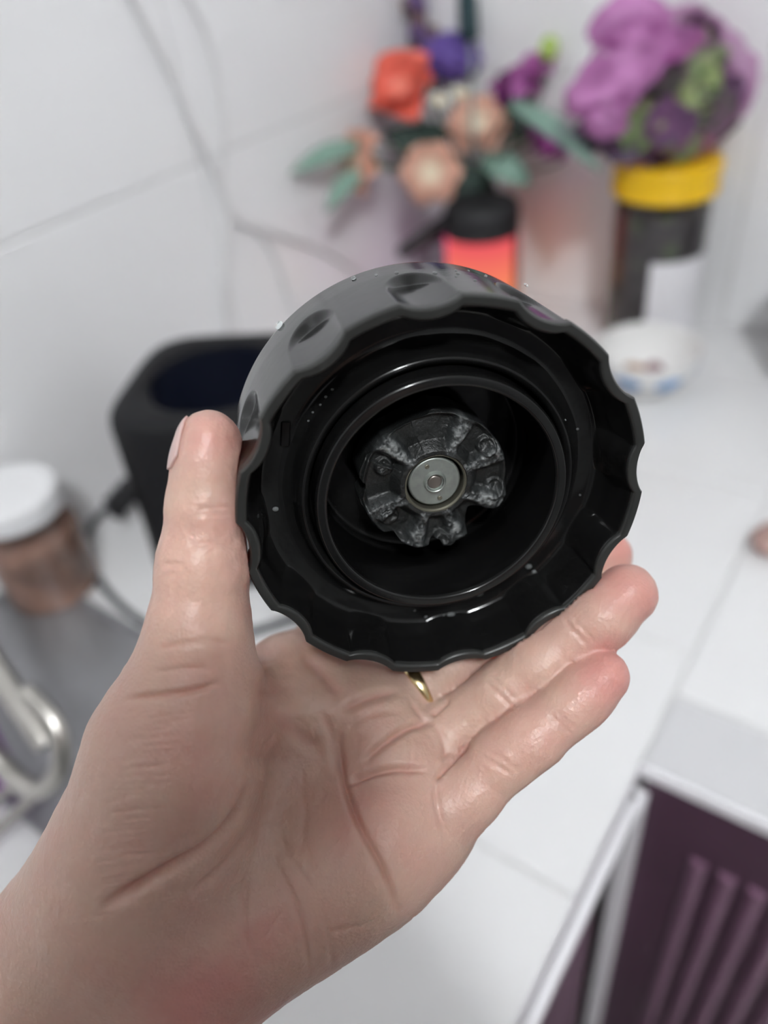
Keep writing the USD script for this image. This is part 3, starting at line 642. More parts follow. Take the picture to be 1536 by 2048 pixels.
# black portable speaker with a lit band
SB = np.array([-.442, .786, ZC]); sr = .043
spk = thing('portable_speaker', 'black cylindrical speaker glowing coral pink in front of the corner', 'speaker', SB)
obj('base_cap', lathe(round_prof([(0, 0), (.041, 0), (sr, .004), (sr, .018), (0, .018)], .003, 4), 64), BLACK_M, spk)
GLOW = mat('coral_glow', {'e': ('emission', dict(strength=.42)), 'tc': ('texture_coordinate', {}), 's': ('separate_xyz', {}), 'mr': ('map_range', dict(from_min=.02, from_max=.118, to_min=0.0, to_max=1.0)),
     'r': ('rgb_ramp', dict(ramp=[(0, (1.0, .50, .10)), (.45, (.98, .26, .13)), (1, (.86, .10, .13))])),
     'mx': ('map_range', dict(from_min=-.041, from_max=-.026, to_min=1.0, to_max=0.0, clamp=True)), 'mix': ('mix', dict(color2=(.75, .06, .60)))},
     [('tc.object', 's.vector'), ('s.z', 'mr.value'), ('mr.result', 'r.fac'), ('s.x', 'mx.value'), ('mx.result', 'mix.fac'), ('r.color', 'mix.color1'), ('mix.color', 'e.color')], surface='e.emission')
obj('light_band', lathe([(sr - .001, .018), (sr, .0185), (sr, .1175), (sr - .001, .118), (0, .118), (0, .018), (sr - .001, .018)], 64), GLOW, spk)
obj('top_cap', lathe(round_prof([(0, .118), (sr, .118), (sr + .0004, .121), (sr, .146), (.038, .152), (.030, .150), (0, .149)], .003, 4), 64), BLACK_M, spk)
for k in range(2):
    a = math.radians(200 + 160 * k); c_, s_a = math.cos(a) * (sr - .001), math.sin(a) * (sr - .001)
    obj('frame_bar', tube(np.array([[c_, s_a, .010], [c_, s_a, .06], [c_, s_a, .125]]), .0042, 10), BLACK_M, spk)
o_ = w2c(SB + [0, 0, .12])[2]
obj('carry_strap', tube(spline([at(905, 425, o_), at(870, 455, o_ - .03), at(835, 480, o_ - .035), at(812, 497, o_ - .03), at(815, 500, o_ + .004), at(850, 482, o_ + .02), at(895, 470, o_ + .02)], 40), .0068, 10), BLACK_M, spk, smooth=60, world=True)

# big jar with yellow lid
YJ = np.array([-.254, .835, ZC]); YS = lambda pr: np.asarray(pr) * np.array([.885, 1.0])
yj = thing('yellow_lidded_jar', 'tall clear jar of dark contents with a bright yellow screw lid', 'jar', YJ)
DARKC = mat('dark_contents', {'p': ('principled_bsdf', dict(roughness=.7)), 'tc': ('texture_coordinate', {}), 'n': ('noise_texture', dict(scale=42.0, detail=3.0)), 'r': ('rgb_ramp', dict(ramp=[(0, (.012, .009, .010)), (.45, (.024, .018, .021)), (.58, (.045, .034, .038)), (.64, (.06, .10, .03)), (.70, (.02, .016, .016)), (1, (.07, .04, .015))]))},
            [('tc.object', 'n.vector'), ('n.fac', 'r.fac'), ('r.color', 'p.base_color')])
obj('contents', lathe(YS(round_prof([(0, .003), (.0520, .003), (.0535, .010), (.0535, .153), (0, .153)], .003, 4)), 64), DARKC, yj, smooth=40)
obj('jar_body', lathe(YS(round_prof([(0, 0), (.053, 0), (.0558, .005), (.0558, .157), (.053, .163), (.053, .170), (.0518, .170), (.0518, .162), (.0546, .156), (.0546, .006), (0, .0015)], .003, 4)), 96), GLASS, yj, smooth=40)
YEL = plain('yellow_plastic', (.82, .50, .006), .38)
obj('lid', lathe(YS(round_prof([(0, .166), (.0560, .166), (.0598, .167), (.0605, .172), (.0590, .174), (.0590, .190), (.0605, .193), (.0590, .1965), (.050, .198), (0, .198)], .0015, 4)), 128, lambda R, t, h: R * (1 + .006 * np.sign(np.sin(t * 60)) * ((R > .0515) & (h > .1745) & (h < .189)))), YEL, yj, smooth=30)
def label_band(u, v):
    a = np.radians(-78 + 76 * u); z = .008 + .100 * v; return np.stack([.0497 * np.cos(a), .0497 * np.sin(a), z], -1)
obj('paper_label', sheet(label_band, 26, 8, .0004), plain('label_paper', (.78, .77, .80), .6), yj, smooth=40)

# bowl with blue pattern and two bits of food
BO = np.array([-.2165, .727, ZC]); BS = lambda pr: np.asarray(pr) * .92
bw = thing('bowl', 'small white ceramic bowl with a blue pattern outside standing before the jar', 'bowl', BO)
obj('bowl_body', lathe(BS(round_prof([(0, .004), (.024, .004), (.024, 0), (.027, 0), (.0275, .004), (.042, .016), (.0535, .036), (.0575, .052), (.0565, .0535), (.0550, .052), (.0510, .037), (.0395, .018), (.024, .008), (0, .007)], .0015, 4)), 96), CER, bw, smooth=50)
for k in range(7):
    a0 = math.radians(360 / 7 * k + 8)
    def blot(u, v, a0=a0):
        t = (v * 2 - 1); w = np.sqrt(np.clip(1 - (2 * u - 1) ** 2, .02, 1)); a = a0 + (u - .5) * .62; zz = .030 + .0095 * t * w
        r = np.interp(zz, [.016, .036, .052], [.0424, .0538, .0578]) + .00012
        return .92 * np.stack([r * np.cos(a), r * np.sin(a), zz], -1)
    obj('blue_motif', sheet(blot, 14, 8, .0003), CER_B, bw, smooth=50)
def lump(c, s, seed, amp=.25, sub=3):
    m = trimesh.creation.icosphere(sub, 1.0); v = np.array(m.vertices); v *= (1 + amp * (meshkit.fbm(v * 1.6 + seed * 7, 3, seed) - .5) * 2)[:, None]
    return v * np.array(s) + np.array(c), m.faces
f1 = obj('garlic_clove', lump((BO + [-.011, -.004, .0172]), (.014, .011, .0095), 3), plain('tan_food', (.34, .20, .12), .6, var=.2, vscale=60), smooth=True); tag(f1, 'tan clove lying in the white bowl on its left', 'food')
f2 = obj('shallot_piece', lump((BO + [.006, .005, .0180]), (.0095, .009, .0105), 5), plain('maroon_food', (.20, .075, .09), .35, var=.2, vscale=60), smooth=True); tag(f2, 'dark maroon shallot piece in the white bowl beside the tan clove', 'food')
f3 = obj('shallot_piece', lump((BO + [.018, -.002, .0195]), (.010, .007, .006), 8), plain('maroon_food2', (.22, .10, .11), .5, var=.2, vscale=60), smooth=True); tag(f3, 'small maroon shallot sliver at the right in the white bowl', 'food')
f4 = obj('dried_chilli', lump(on_plane(1545, 1078, 2, ZC + .011), (.014, .018, .011), 12), plain('brown_skin', (.42, .27, .24), .5, var=.2, vscale=60), smooth=True); tag(f4, 'brownish red shallot lying on the counter at the right edge', 'shallot')
PS = lambda pr: np.asarray(pr) * np.array([1.0, 1.3])
pt = thing('cooking_pot', 'brushed steel pot cut off by the right edge beside the bowl', 'pot', np.array([-.043, .808, ZC]))
obj('pot_body', lathe(PS(round_prof([(0, 0), (.050, 0), (.062, .012), (.066, .040), (.066, .085), (.068, .087), (.066, .089), (.0645, .087), (.0645, .040), (.060, .014), (.049, .003), (0, .003)], .003, 5)), 96), plain('brushed_steel', (.45, .45, .46), .35, metallic=.9), pt, smooth=40)
obj('lid', lathe(PS(round_prof([(0, .0895), (.066, .0895), (.0665, .092), (.05, .100), (.02, .106), (0, .107)], .002, 4)), 96), plain('brushed_steel_lid', (.55, .55, .57), .3, metallic=.9), pt, smooth=40)
obj('knob', lathe(PS(round_prof([(0, .106), (.008, .106), (.006, .113), (.012, .119), (.011, .125), (0, .127)], .0015, 4)), 40), BLACK_M, pt)

# white cables hanging down the left wall
CAB = plain('white_cable', (.74, .73, .735), .45)
def wall_pts(pts, off): return [on_plane(px, py, 0, XL + off) for px, py in pts]
c1 = obj('wall_cable', tube(spline(wall_pts([(225, -110), (270, 0), (335, 130), (395, 270), (455, 425), (452, 520), (456, 660), (470, 760)], .0042), 90), .0038, 10), CAB, smooth=60); tag(c1, 'thick white cable hanging down the left wall, leftmost of the three', 'cable')
c2 = obj('wall_cable', tube(spline(wall_pts([(335, -80), (380, 0), (420, 90), (440, 190), (449, 290), (452, 400), (520, 470), (560, 540), (595, 630)], .0030), 90), .0022, 10), CAB, smooth=60); tag(c2, 'thin white cable curving down the left wall right of the thick one', 'cable')
c3 = obj('wall_cable', tube(spline(wall_pts([(470, 440), (540, 464), (600, 482), (655, 505), (720, 548), (800, 575)], .0045), 70), .0030, 10), CAB, smooth=60); tag(c3, 'white cable sagging to the right along the left wall towards the speaker', 'cable')

#@@FLOWERS
# ------------------------------------------------------------------ bouquet
VB = np.array([-.475, .835, ZC])
vs = thing('vase', 'dark glass vase hidden behind the glowing speaker holding the flowers', 'vase', VB)
obj('vase_body', lathe(round_prof([(0, 0), (.026, 0), (.030, .01), (.032, .07), (.024, .12), (.0235, .150), (.0215, .150), (.022, .12), (.030, .07), (.028, .012), (0, .004)], .003, 4), 56), plain('dark_glass', (.02, .022, .026), .15), vs, smooth=40)
MOUTH = VB + np.array([0, 0, .148])
VD = w2c(MOUTH)[2]
GREEN_S = plain('stem_green', (.06, .10, .055), .6)
SAGE = plain('sage_leaf', (.22, .36, .29), .5, var=.15, vscale=30)
DKGREEN = plain('dark_leaf', (.030, .055, .045), .55, var=.25, vscale=30)
def clamp_depth(px, py, z, m=.012):
    for ax, val, sg in ((0, XL, 1), (1, YB, -1)):
        while True:
            p = at(px, py, z)
            if (p[ax] - val) * sg > m or z < .3: break
            z -= .004
    return z
def petal(L, Wd, cup, curl, base=(.0, .0)):
    def fn(u, v):
        s = np.sin(np.pi * np.clip(u * .86 + .10, 0, 1)) ** .7; y = (v - .5) * Wd * s
        return np.stack([L * u, y, cup * L * u * u + curl * L * u ** 4 + .35 * Wd * (2 * (v - .5)) ** 2 * s], -1)
    return sheet(fn, 9, 7, .0008)
def place(m, o, a, b, n): v, f = m; v = np.asarray(v); return o + v[:, [0]] * a + v[:, [1]] * b + v[:, [2]] * n, f
def rotz(m, t): v, f = m; c, s = math.cos(t), math.sin(t); return np.stack([v[:, 0] * c - v[:, 1] * s, v[:, 0] * s + v[:, 1] * c, v[:, 2]], 1), f
def tilt(m, t): v, f = m; c, s = math.cos(t), math.sin(t); return np.stack([v[:, 0] * c - v[:, 2] * s, v[:, 1], v[:, 0] * s + v[:, 2] * c], 1), f
def stem(t, o, n, side=0.0):
    m0 = MOUTH + np.array([rng.uniform(-.012, .012), rng.uniform(-.012, .012), -.05]); m1 = MOUTH + (m0 - MOUTH) * np.array([1, 1, 0])
    mid = (o - n * .05 + m1) / 2 + np.array([0, 0, .012]); obj('stem', tube(spline([m0, m1, mid, o - n * .012, o], 24), .0017, 8), GREEN_S, t, smooth=60, world=True)
def look(px, py, z, dx, dy, dz=-1.0):        # a direction given in the camera's frame
    n = np.array([dx, dy, dz]) @ RC; return n / np.linalg.norm(n)
def rose(name, label, px, py, z, size, facing_, rings, cmat, group=None):
    z = clamp_depth(px, py, z); o = at(px, py, z); t = thing(name, label, 'flower', o, group=group); n = look(px, py, z, *facing_); a, b, n = basis(n)
    R = size / F * z / 2
    for rad, cnt, tl, m_, ph in rings:
        for k in range(cnt):
            m = rotz(tilt(petal(R * rad, R * rad * 1.55, .10, -.30), tl), 2 * np.pi * k / cnt + ph + rng.uniform(-.1, .1))
            obj('petal', place(m, o + n * .002, a, b, n), m_, t, smooth=40, world=True)
    obj('flower_centre', lump(o + n * R * .16, (R * .24,) * 3, int(px) % 17), cmat, t, smooth=True, world=True)
    obj('calyx', place(lathe_va(R), o, a, b, n), GREEN_S, t, world=True)
    stem(t, o - n * R * .3, n); return t
def lathe_va(R): m = lathe([(0, -R * .35), (R * .16, -R * .30), (R * .30, -R * .05), (R * .2, 0), (0, 0)], 16); return np.array(m.vertices), m.faces
PEACH = plain('peach_petal', (.86, .50, .38), .5, var=.10, vscale=40, subsurface_weight=.1); PEACH_L = plain('peach_inner', (.86, .64, .50), .5); CREAM = plain('cream_petal', (.82, .74, .58), .5)
CORAL = plain('coral_petal', (.82, .16, .11), .45, var=.12, vscale=40); CORAL_L = plain('coral_inner', (.90, .30, .22), .45)
VIOLET = plain('violet_petal', (.115, .065, .30), .55, var=.2, vscale=80); LAV = plain('lavender_bud', (.16, .10, .24), .6, var=.2, vscale=80)
MAG = plain('magenta_petal', (.30, .05, .24), .5, var=.25, vscale=40); MAG_D = plain('magenta_dark', (.12, .012, .10), .5); MAUVE = plain('mauve_petal', (.45, .15, .40), .5, var=.2, vscale=40)
fullrose = [(1.0, 6, .35, PEACH, 0.0), (.92, 6, .62, PEACH, .5), (.72, 5, .95, PEACH_L, .2), (.48, 4, 1.15, CREAM, .6)]
rose('peach_rose', 'peach rose with cream heart above the speaker, highest of the peach roses', 955, 262, .90, 122, (-.15, -.1), fullrose, CREAM, 'peach roses in the bouquet')
rose('peach_rose', 'peach rose with cream heart left of the speaker top, lowest of the peach roses', 862, 350, .87, 122, (-.1, .25), fullrose, CREAM, 'peach roses in the bouquet')
rose('peach_rose', 'peach rose seen from its side, leftmost of the bouquet', 742, 325, .88, 128, (-1.3, .1, -.7), fullrose, CREAM, 'peach roses in the bouquet')
rose('coral_poppy', 'bright coral red flower at the left top of the bouquet', 815, 195, .89, 140, (-.5, -.2), [(1.18, 3, .42, CORAL, 1.35), (1.0, 4, .55, CORAL, .4), (.9, 4, .85, CORAL, 1.1), (.55, 4, 1.1, CORAL_L, .2)], CORAL_L)
# violet globe
def globe(px, py, z, size, name, label, m_, flat=.75, n_=70):
    z = clamp_depth(px, py, z); o = at(px, py, z); t = thing(name, label, 'flower', o); n = look(px, py, z, 0, -.9, -.6); a, b, n = basis(n); R = size / F * z / 2
    obj('flower_head', place(lump((0, 0, 0), (R, R, R * flat), 4, .1), o, a, b, n), m_, t, smooth=True, world=True)
    ms = []
    for k in range(n_):
        ph = math.acos(1 - 1.75 * (k + .5) / n_); th = k * 2.39996; d = np.array([math.sin(ph) * math.cos(th), math.sin(ph) * math.sin(th), math.cos(ph) * flat])
        ms.append(place(lump(d * R * .97, (R * .15,) * 3, k, .2, 1), o, a, b, n))
    tag(obj('floret', cat_meshes(*ms), m_, t, smooth=True, world=True), kind='stuff'); stem(t, o - n * R * .5, n)
globe(904, 117, .90, 112, 'violet_globe_flower', 'round deep violet flower above the coral one', VIOLET)
globe(862, 138, .92, 48, 'lavender_globe_flower', 'small dusky purple flower half hidden left of the violet globe', LAV, .8, 30)
# daisies
def daisy(px, py, z, size, label):
    z = clamp_depth(px, py, z); o = at(px, py, z); t = thing('white_daisy', label, 'flower', o, group='white daisies in the bouquet'); n = look(px, py, z, .2, -.5); a, b, n = basis(n); R = size / F * z / 2
    for k in range(8): obj('petal', place(rotz(tilt(petal(R, R * .6, .05, -.05), .15), k * np.pi / 4), o, a, b, n), CREAM_W, t, smooth=40, world=True)
    obj('flower_centre', place(lump((0, 0, .001), (R * .32, R * .32, R * .2), 2, .1), o, a, b, n), YEL2, t, smooth=True, world=True); stem(t, o - n * .003, n)
CREAM_W = plain('daisy_white', (.80, .79, .72), .5); YEL2 = plain('daisy_yellow', (.75, .55, .10), .6)
daisy(878, 205, .885, 52, 'small white daisy beside the coral flower, the left of two')
daisy(922, 192, .89, 56, 'small white daisy with yellow centre under the violet globe, the right of two')
# lavender spike
def spike(pts, z, name, label, m_, r0, cnt, m2=None):
    zz = [clamp_depth(px, py, z) for px, py in pts]; P = spline([at(px, py, q) for (px, py), q in zip(pts, zz)], 40); t = thing(name, label, 'flower', P[0])
    for k in range(cnt):
        p = P[int(k * 39 / max(cnt - 1, 1))] + rng.uniform(-1, 1, 3) * r0 * .7
        obj('bud', lump(p, (r0 * rng.uniform(.7, 1.1),) * 3, k + 1, .3, 2), m2 if (m2 is not None and k % 3 == 2) else m_, t, smooth=True, world=True)
    obj('spike_stem', tube(P, .0016, 8), GREEN_S, t, smooth=60, world=True); return t, P
t_, P_ = spike([(858, 100), (848, 60), (838, 30), (826, -20), (820, -70)], .93, 'lavender_spike', 'thin brown and lavender flower spike rising past the top edge', LAV, .011, 14, plain('dried_brown', (.20, .12, .10), .7))
stem(t_, P_[0], np.array([0, 0, 1.0]))
t_ = thing('cattail', 'dark teal cattail head on a grey-green stem at the top edge', 'flower', at(938, 40, clamp_depth(938, 40, .93)))
zc_ = clamp_depth(938, 40, .93)
obj('cattail_head', tube(spline([at(940, 82, zc_), at(939, 70, zc_), at(937, 40, zc_), at(934, -60, zc_), at(932, -120, zc_)], 24), np.r_[.004, np.full(22, .0108), .006], 18), plain('dark_teal', (.012, .040, .048), .6), t_, smooth=50, world=True)
obj('stem', tube(spline([at(941, 84, zc_), at(944, 190, zc_), at(946, 260, zc_ - .01), MOUTH, MOUTH - [0, 0, .05]], 30), .0022, 8), plain('grey_green_stem', (.30, .34, .31), .6), t_, smooth=60, world=True)
# leaves
def leaf(name, label, tip, basept, z0, z1, width, m_, group=None, bend=.01):
    z1 = clamp_depth(*basept, z1); z0 = clamp_depth(*tip, z0); A, B = at(*basept, z1), at(*tip, z0); L = np.linalg.norm(B - A); x = (B - A) / L; vw = look(0, 0, 0, 0, 0); y = np.cross(vw, x); y /= np.linalg.norm(y); n = np.cross(x, y); wd_ = width / F * z0
    t = thing(name, label, 'leaf', A, group=group)
    def fn(u, v):
        s = np.sin(np.pi * np.clip(.12 + .88 * u, 0, 1)) ** .8 * (u < 2); yy = (v - .5) * wd_ * s; return A + (u * L)[..., None] * x + yy[..., None] * y + ((np.sin(np.pi * u) * bend - np.abs(v - .5) * wd_ * .5))[..., None] * n
    obj('leaf_blade', sheet(fn, 18, 7, .0010), m_, t, smooth=40, world=True)
    obj('leaf_stalk', tube(spline([A, (A + MOUTH) / 2 + np.array([0, 0, .01]), MOUTH, MOUTH - np.array([0, 0, .05])], 16), .0016, 8), GREEN_S, t, smooth=60, world=True)
LG = 'sage leaves of the bouquet'
leaf('sage_leaf', 'long sage green leaf reaching down right of the peach roses', (1200, 332), (1028, 198), .72, .84, 56, SAGE, LG)
leaf('sage_leaf', 'sage green leaf pointing left, highest on the bouquet left side', (582, 342), (725, 282), .80, .86, 42, SAGE, LG)
leaf('sage_leaf', 'short sage green leaf hanging at the lower left of the bouquet', (652, 418), (722, 335), .82, .86, 40, SAGE, LG)
leaf('sage_leaf', 'grey green leaf under the highest peach rose', (1062, 362), (970, 312), .87, .89, 60, SAGE, LG)
leaf('dark_leaf', 'dark green leaf below the coral flower', (770, 262), (880, 300), .88, .90, 60, DKGREEN)
leaf('dark_leaf', 'dark green leaf between coral flower and peach roses', (900, 250), (800, 310), .90, .91, 80, DKGREEN)
leaf('dark_leaf', 'dark leaf just above the speaker cap', (985, 345), (880, 372), .90, .91, 60, DKGREEN)
leaf('dark_leaf', 'blackish leaf right of the highest peach rose', (1010, 200), (1060, 270), .90, .905, 70, DKGREEN)
# orchid stem: magenta blossoms and a lime bud
def orchid(px, py, z, size, m_, m2, label):
    z = clamp_depth(px, py, z); o = at(px, py, z); t = thing('orchid_blossom', label, 'flower', o, group='magenta orchids'); n = look(px, py, z, rng.uniform(-.6, .6), rng.uniform(-.4, .3)); a, b, n = basis(n); R = size / F * z / 2
    for k in range(5): obj('petal', place(rotz(tilt(petal(R, R * (.9 if k % 2 else .65), .12, -.1), .35), 2 * np.pi * k / 5 + .3), o, a, b, n), m_ if k % 2 == 0 else m2, t, smooth=40, world=True)
    obj('lip', place(lump((0, -R * .1, R * .25), (R * .22, R * .3, R * .2), 6), o, a, b, n), MAG_D, t, smooth=True, world=True); stem(t, o - n * .004, n)
orchid(1012, 190, .90, 88, MAG, MAG_D, 'dark magenta orchid right of the topmost peach rose, leftmost of the orchids')
orchid(1062, 162, .90, 100, MAG, MAUVE, 'magenta orchid just under the lime green bud')
orchid(1088, 128, .91, 60, MAUVE, MAG, 'small mauve orchid beside the stalk of the lime green bud')
orchid(1078, 272, .88, 100, MAG_D, MAG, 'dark magenta orchid under the long sage leaf')
orchid(1122, 298, .86, 84, MAG, MAG, 'magenta orchid lowest and nearest the jar lid')
zb = clamp_depth(1098, 98, .92); bd = thing('orchid_bud', 'lime green bud at the tip of the orchid stalk', 'bud', at(1098, 98, zb))
obj('bud', lump(at(1098, 98, zb), (.010, .010, .013), 3, .15), plain('lime', (.42, .58, .14), .5), bd, smooth=True, world=True)
obj('stem', tube(spline([at(1096, 105, zb), at(1085, 160, zb), at(1060, 240, zb), MOUTH, MOUTH - [0, 0, .05]], 30), .0018, 8), GREEN_S, bd, smooth=60, world=True)

# purple bag of greens on top of the yellow lid
FILM = mat('purple_film', {'t': ('transparent_bsdf', dict(color=(.93, .80, .91))), 'p': ('principled_bsdf', dict(base_color=(.60, .26, .54), roughness=.25)), 'tr': ('translucent_bsdf', dict(color=(.66, .30, .60))), 'a': ('mix_closure', dict(fac=.35)), 'n': ('noise_texture', dict(scale=34.0, detail=3.0)), 'tc': ('texture_coordinate', {}), 'lw': ('layer_weight', dict(blend=.5)), 'pw': ('math', dict(math_type='power', value2=2.2)),
            'mr': ('map_range', dict(from_min=.38, from_max=.66, to_min=.02, to_max=.20, clamp=True)), 'ad': ('math', dict(math_type='multiply_add', value2=.62)), 'm': ('mix_closure', {})},
           [('p.BSDF', 'a.closure1'), ('tr.BSDF', 'a.closure2'), ('tc.object', 'n.vector'), ('n.fac', 'mr.value'), ('lw.facing', 'pw.value1'), ('pw.value', 'ad.value1'), ('mr.result', 'ad.value3'), ('ad.value', 'm.fac'), ('t.BSDF', 'm.closure1'), ('a.closure', 'm.closure2')], surface='m.closure')
FILM2 = mat('purple_film_gathered', {'p': ('principled_bsdf', dict(base_color=(.62, .27, .56), roughness=.28)), 't': ('transparent_bsdf', dict(color=(.85, .6, .82))), 'm': ('mix_closure', {}), 'n': ('noise_texture', dict(scale=30.0, detail=2.0)), 'tc': ('texture_coordinate', {}), 'mr': ('map_range', dict(from_min=.35, from_max=.65, to_min=.25, to_max=.78, clamp=True))}, [('tc.object', 'n.vector'), ('n.fac', 'mr.value'), ('mr.result', 'm.fac'), ('p.BSDF', 'm.closure1'), ('t.BSDF', 'm.closure2')], surface='m.closure')
TOPZ = ZC + .1985
bz = w2c(YJ + [0, 0, .25])[2]
BG = YJ + np.array([0, 0, .1985])
bag = thing('plastic_bag', 'purple translucent plastic bag of greens resting on the yellow lid', 'plastic bag', BG)
bc = at(1335, 180, bz)
m = trimesh.creation.icosphere(5, 1.0); v = np.array(m.vertices)
ca, cb_, cn = np.array([1.0, 0, 0]) @ RC, np.array([0, 1.0, 0]) @ RC, np.array([0, 0, 1.0]) @ RC
rad = 1 + .22 * (meshkit.fbm(v * 1.7 + 3, 3, 8) - .5) * 2 + .05 * np.abs(np.sin(7 * np.arctan2(v[:, 1], v[:, 0]) + 5 * meshkit.noise(v * 2, 5)))
vv = v * rad[:, None]
px_s = bz / F
bagv = bc + (vv[:, [0]] * 158 * px_s) * ca + (vv[:, [1]] * 142 * px_s) * cb_ + (vv[:, [2]] * .062) * cn
bagv[:, 2] = np.maximum(bagv[:, 2], TOPZ + .0006 + .0 * bagv[:, 2]); bagv[:, 1] = np.minimum(bagv[:, 1], YB - .004)
obj('bag_film', (bagv, m.faces), FILM, bag, smooth=True, world=True)
def ruffle(c, size, z, seed, ang, m_):
    o = at(*c, z); S = size * z / F
    def fn(u, v):
        t = (u - .5) * 2.6 + ang; r = S * v * (1 + .16 * np.sin(3.2 * u * np.pi + seed)); w_ = .16 * S * np.sin(4.5 * u * np.pi + seed) * v + .05 * S * np.sin(15 * u + 4 * v + seed) * v + .15 * S * (1 - v)
        x, y = r * np.cos(t), r * np.sin(t); return o + x[..., None] * ca + y[..., None] * cb_ + w_[..., None] * cn
    return sheet(fn, 44, 10, .0004)
def fold(pts, radii, dz, seed, amp=.35):
    P = spline([at(px, py, bz + dz) for px, py in pts], 46); rr = np.interp(np.linspace(0, 1, 46), np.linspace(0, 1, len(radii)), radii) * bz / F
    v, f = tube(P, rr, 40); nn = meshkit.fbm(v * 55 + seed * 3.1, 3, seed) - .5
    k = np.clip(np.argmin(((v[:, None] - P[None]) ** 2).sum(-1), axis=1), 0, 45); d = v - P[k]
    ang = np.arctan2(d @ cb_, d @ cn); return v + d * (2 * amp * nn + .20 * np.sin(6 * ang + 4 * nn + seed))[:, None], f
for pts, rad, dz, sd in (([(1188, 78), (1225, 55), (1262, 52), (1300, 62), (1322, 90)], [18, 40, 54, 44, 14], -.052, 2), ([(1136, 205), (1165, 195), (1205, 180), (1250, 150), (1300, 112), (1360, 85), (1410, 70)], [20, 46, 50, 38, 28, 30, 10], -.058, 5), ([(1168, 205), (1200, 225), (1228, 245), (1250, 262)], [14, 34, 30, 10], -.055, 7)):
    obj('gathered_fold', fold(pts, rad, dz, sd), FILM2, bag, smooth=True, world=True)
gs = thing('leafy_greens', 'crumpled green and purple-grey vegetable leaves inside the purple bag', 'vegetables', BG + [0, 0, .02])
LEAFG = [plain('lettuce', (.22, .48, .13), .6, var=.25, vscale=40), plain('lettuce_dark', (.07, .13, .06), .6, var=.3, vscale=40), plain('lettuce_purple', (.13, .095, .145), .6, var=.3, vscale=40), plain('lettuce_light', (.38, .66, .20), .6, var=.2, vscale=40)]
r5 = np.random.default_rng(31)
for k, (px, py, s, c) in enumerate(((1405, 60, 52, 1), (1420, 100, 40, 0), (1400, 165, 45, 0), (1330, 150, 40, 1), (1410, 110, 50, 1), (1385, 175, 58, 3), (1320, 180, 52, 2), (1300, 235, 40, 3), (1270, 262, 42, 0), (1340, 250, 50, 2), (1450, 180, 52, 2), (1430, 225, 52, 1), (1360, 270, 50, 0), (1250, 285, 44, 2), (1180, 270, 36, 2), (1310, 290, 44, 2), (1380, 125, 40, 0), (1290, 190, 40, 2), (1200, 250, 36, 1))):
    o = at(px, py, bz + r5.uniform(-.02, .012)); S = s * bz / F; ph = r5.uniform(0, 6)
    def fn(u, v, o=o, S=S, ph=ph):
        x, y = (u - .5) * 2, (v - .5) * 2; k_ = np.sqrt(np.clip(1 - .5 * x * x, .2, 1)); X = x * S * np.sqrt(1 - y * y * .5); Y = y * S * np.sqrt(1 - x * x * .5)
        Z = .45 * S * np.sin(3.1 * x + ph) * np.cos(2.7 * y + ph * 2) + .12 * S * np.sin(9 * x + 7 * y + ph)
        return o + X[..., None] * ca + Y[..., None] * cb_ + Z[..., None] * cn
    lv, lf = sheet(fn, 16, 16, .0008); lv[:, 2] = np.maximum(lv[:, 2], TOPZ + .002); lv[:, 1] = np.minimum(lv[:, 1], YB - .006)
    obj('leaf', (lv, lf), LEAFG[c], gs, smooth=50, world=True)

#@@PHONE
# ------------------------------------------------------------------ the photographer's phone, just behind the lens
def cbox(x0, x1, y0, y1, z0, z1, b):
    m = box(x0, x1, y0, y1, z0, z1, b); return c2w(np.array(m.vertices)), m.faces[:, ::-1]
ph = thing('smartphone', 'black smartphone that takes the picture, its lens at the upper right corner', 'phone', c2w([-.024, .055, -.006]))
obj('phone_body', cbox(-.061, .013, -.017, .141, -.0095, -.0015, .0016), BLACK_IN, ph, world=True)
obj('screen', cbox(-.058, .010, -.014, .138, -.0099, -.0096, .0001), plain('screen_glass', (.02, .02, .022), .05), ph, world=True)

# ------------------------------------------------------------------ the photographer, standing in the counter's corner behind the phone
def build_body(lo, hi, st, prims):
    G = Grid(lo, hi, st); d = G.d
    for pr in prims:
        if pr[0] == 'c':
            _, a, b, ra, rb, k = pr; w = chain_window(G, [a, b], max(ra, rb) + k + 2 * st); X, Y, Z = G.coords(w); f = cone(X, Y, Z, np.asarray(a), np.asarray(b), ra, rb)
        else:
            _, c, ax, rad, k = pr; w = chain_window(G, [c], max(rad) + k + 2 * st); X, Y, Z = G.coords(w); q = np.stack([X - c[0], Y - c[1], Z - c[2]], -1) @ np.asarray(ax).T; g_ = np.sqrt(((q / np.asarray(rad)) ** 2).sum(-1)); f = (g_ - 1) * min(rad)
        d[w] = np.maximum(d[w], -f) if k < 0 else smin(d[w], f, max(k, 1e-4))
    v, f = surface_nets(d, G.lo, st); return smooth_mesh(v, f, 6), f
BR = np.array([.8245, .5658, 0.0]); BF = np.array([-.5658, .8245, 0.0]); UP = np.array([0, 0, 1.0])
HC = c2w([-.030, .015, -.38]); VD_ = BF * .80 - UP * .60; HU = BF * .60 + UP * .80; HAX = np.stack([BR, VD_, HU])
def hp_(r, f, u): return HC + BR * r + VD_ * f + HU * u
def bp(r, f, z): return np.array([*(HC - BF * .10)[:2], z]) + BR * r + BF * f
SH = HC[2] - .205
wristL = c2w(K(-330, 2440, .215, 0)[:3]); wristR = c2w([.055, .165, -.010])
person = thing('person', 'photographer with dark tied hair, grey shirt and dark trousers holding the phone', 'person', bp(0, 0, 0))
elbL = bp(-.24, .06, SH - .22); elbR = bp(.25, .06, SH - .27); shL = bp(-.165, .0, SH - .03); shR = bp(.165, .0, SH - .03)
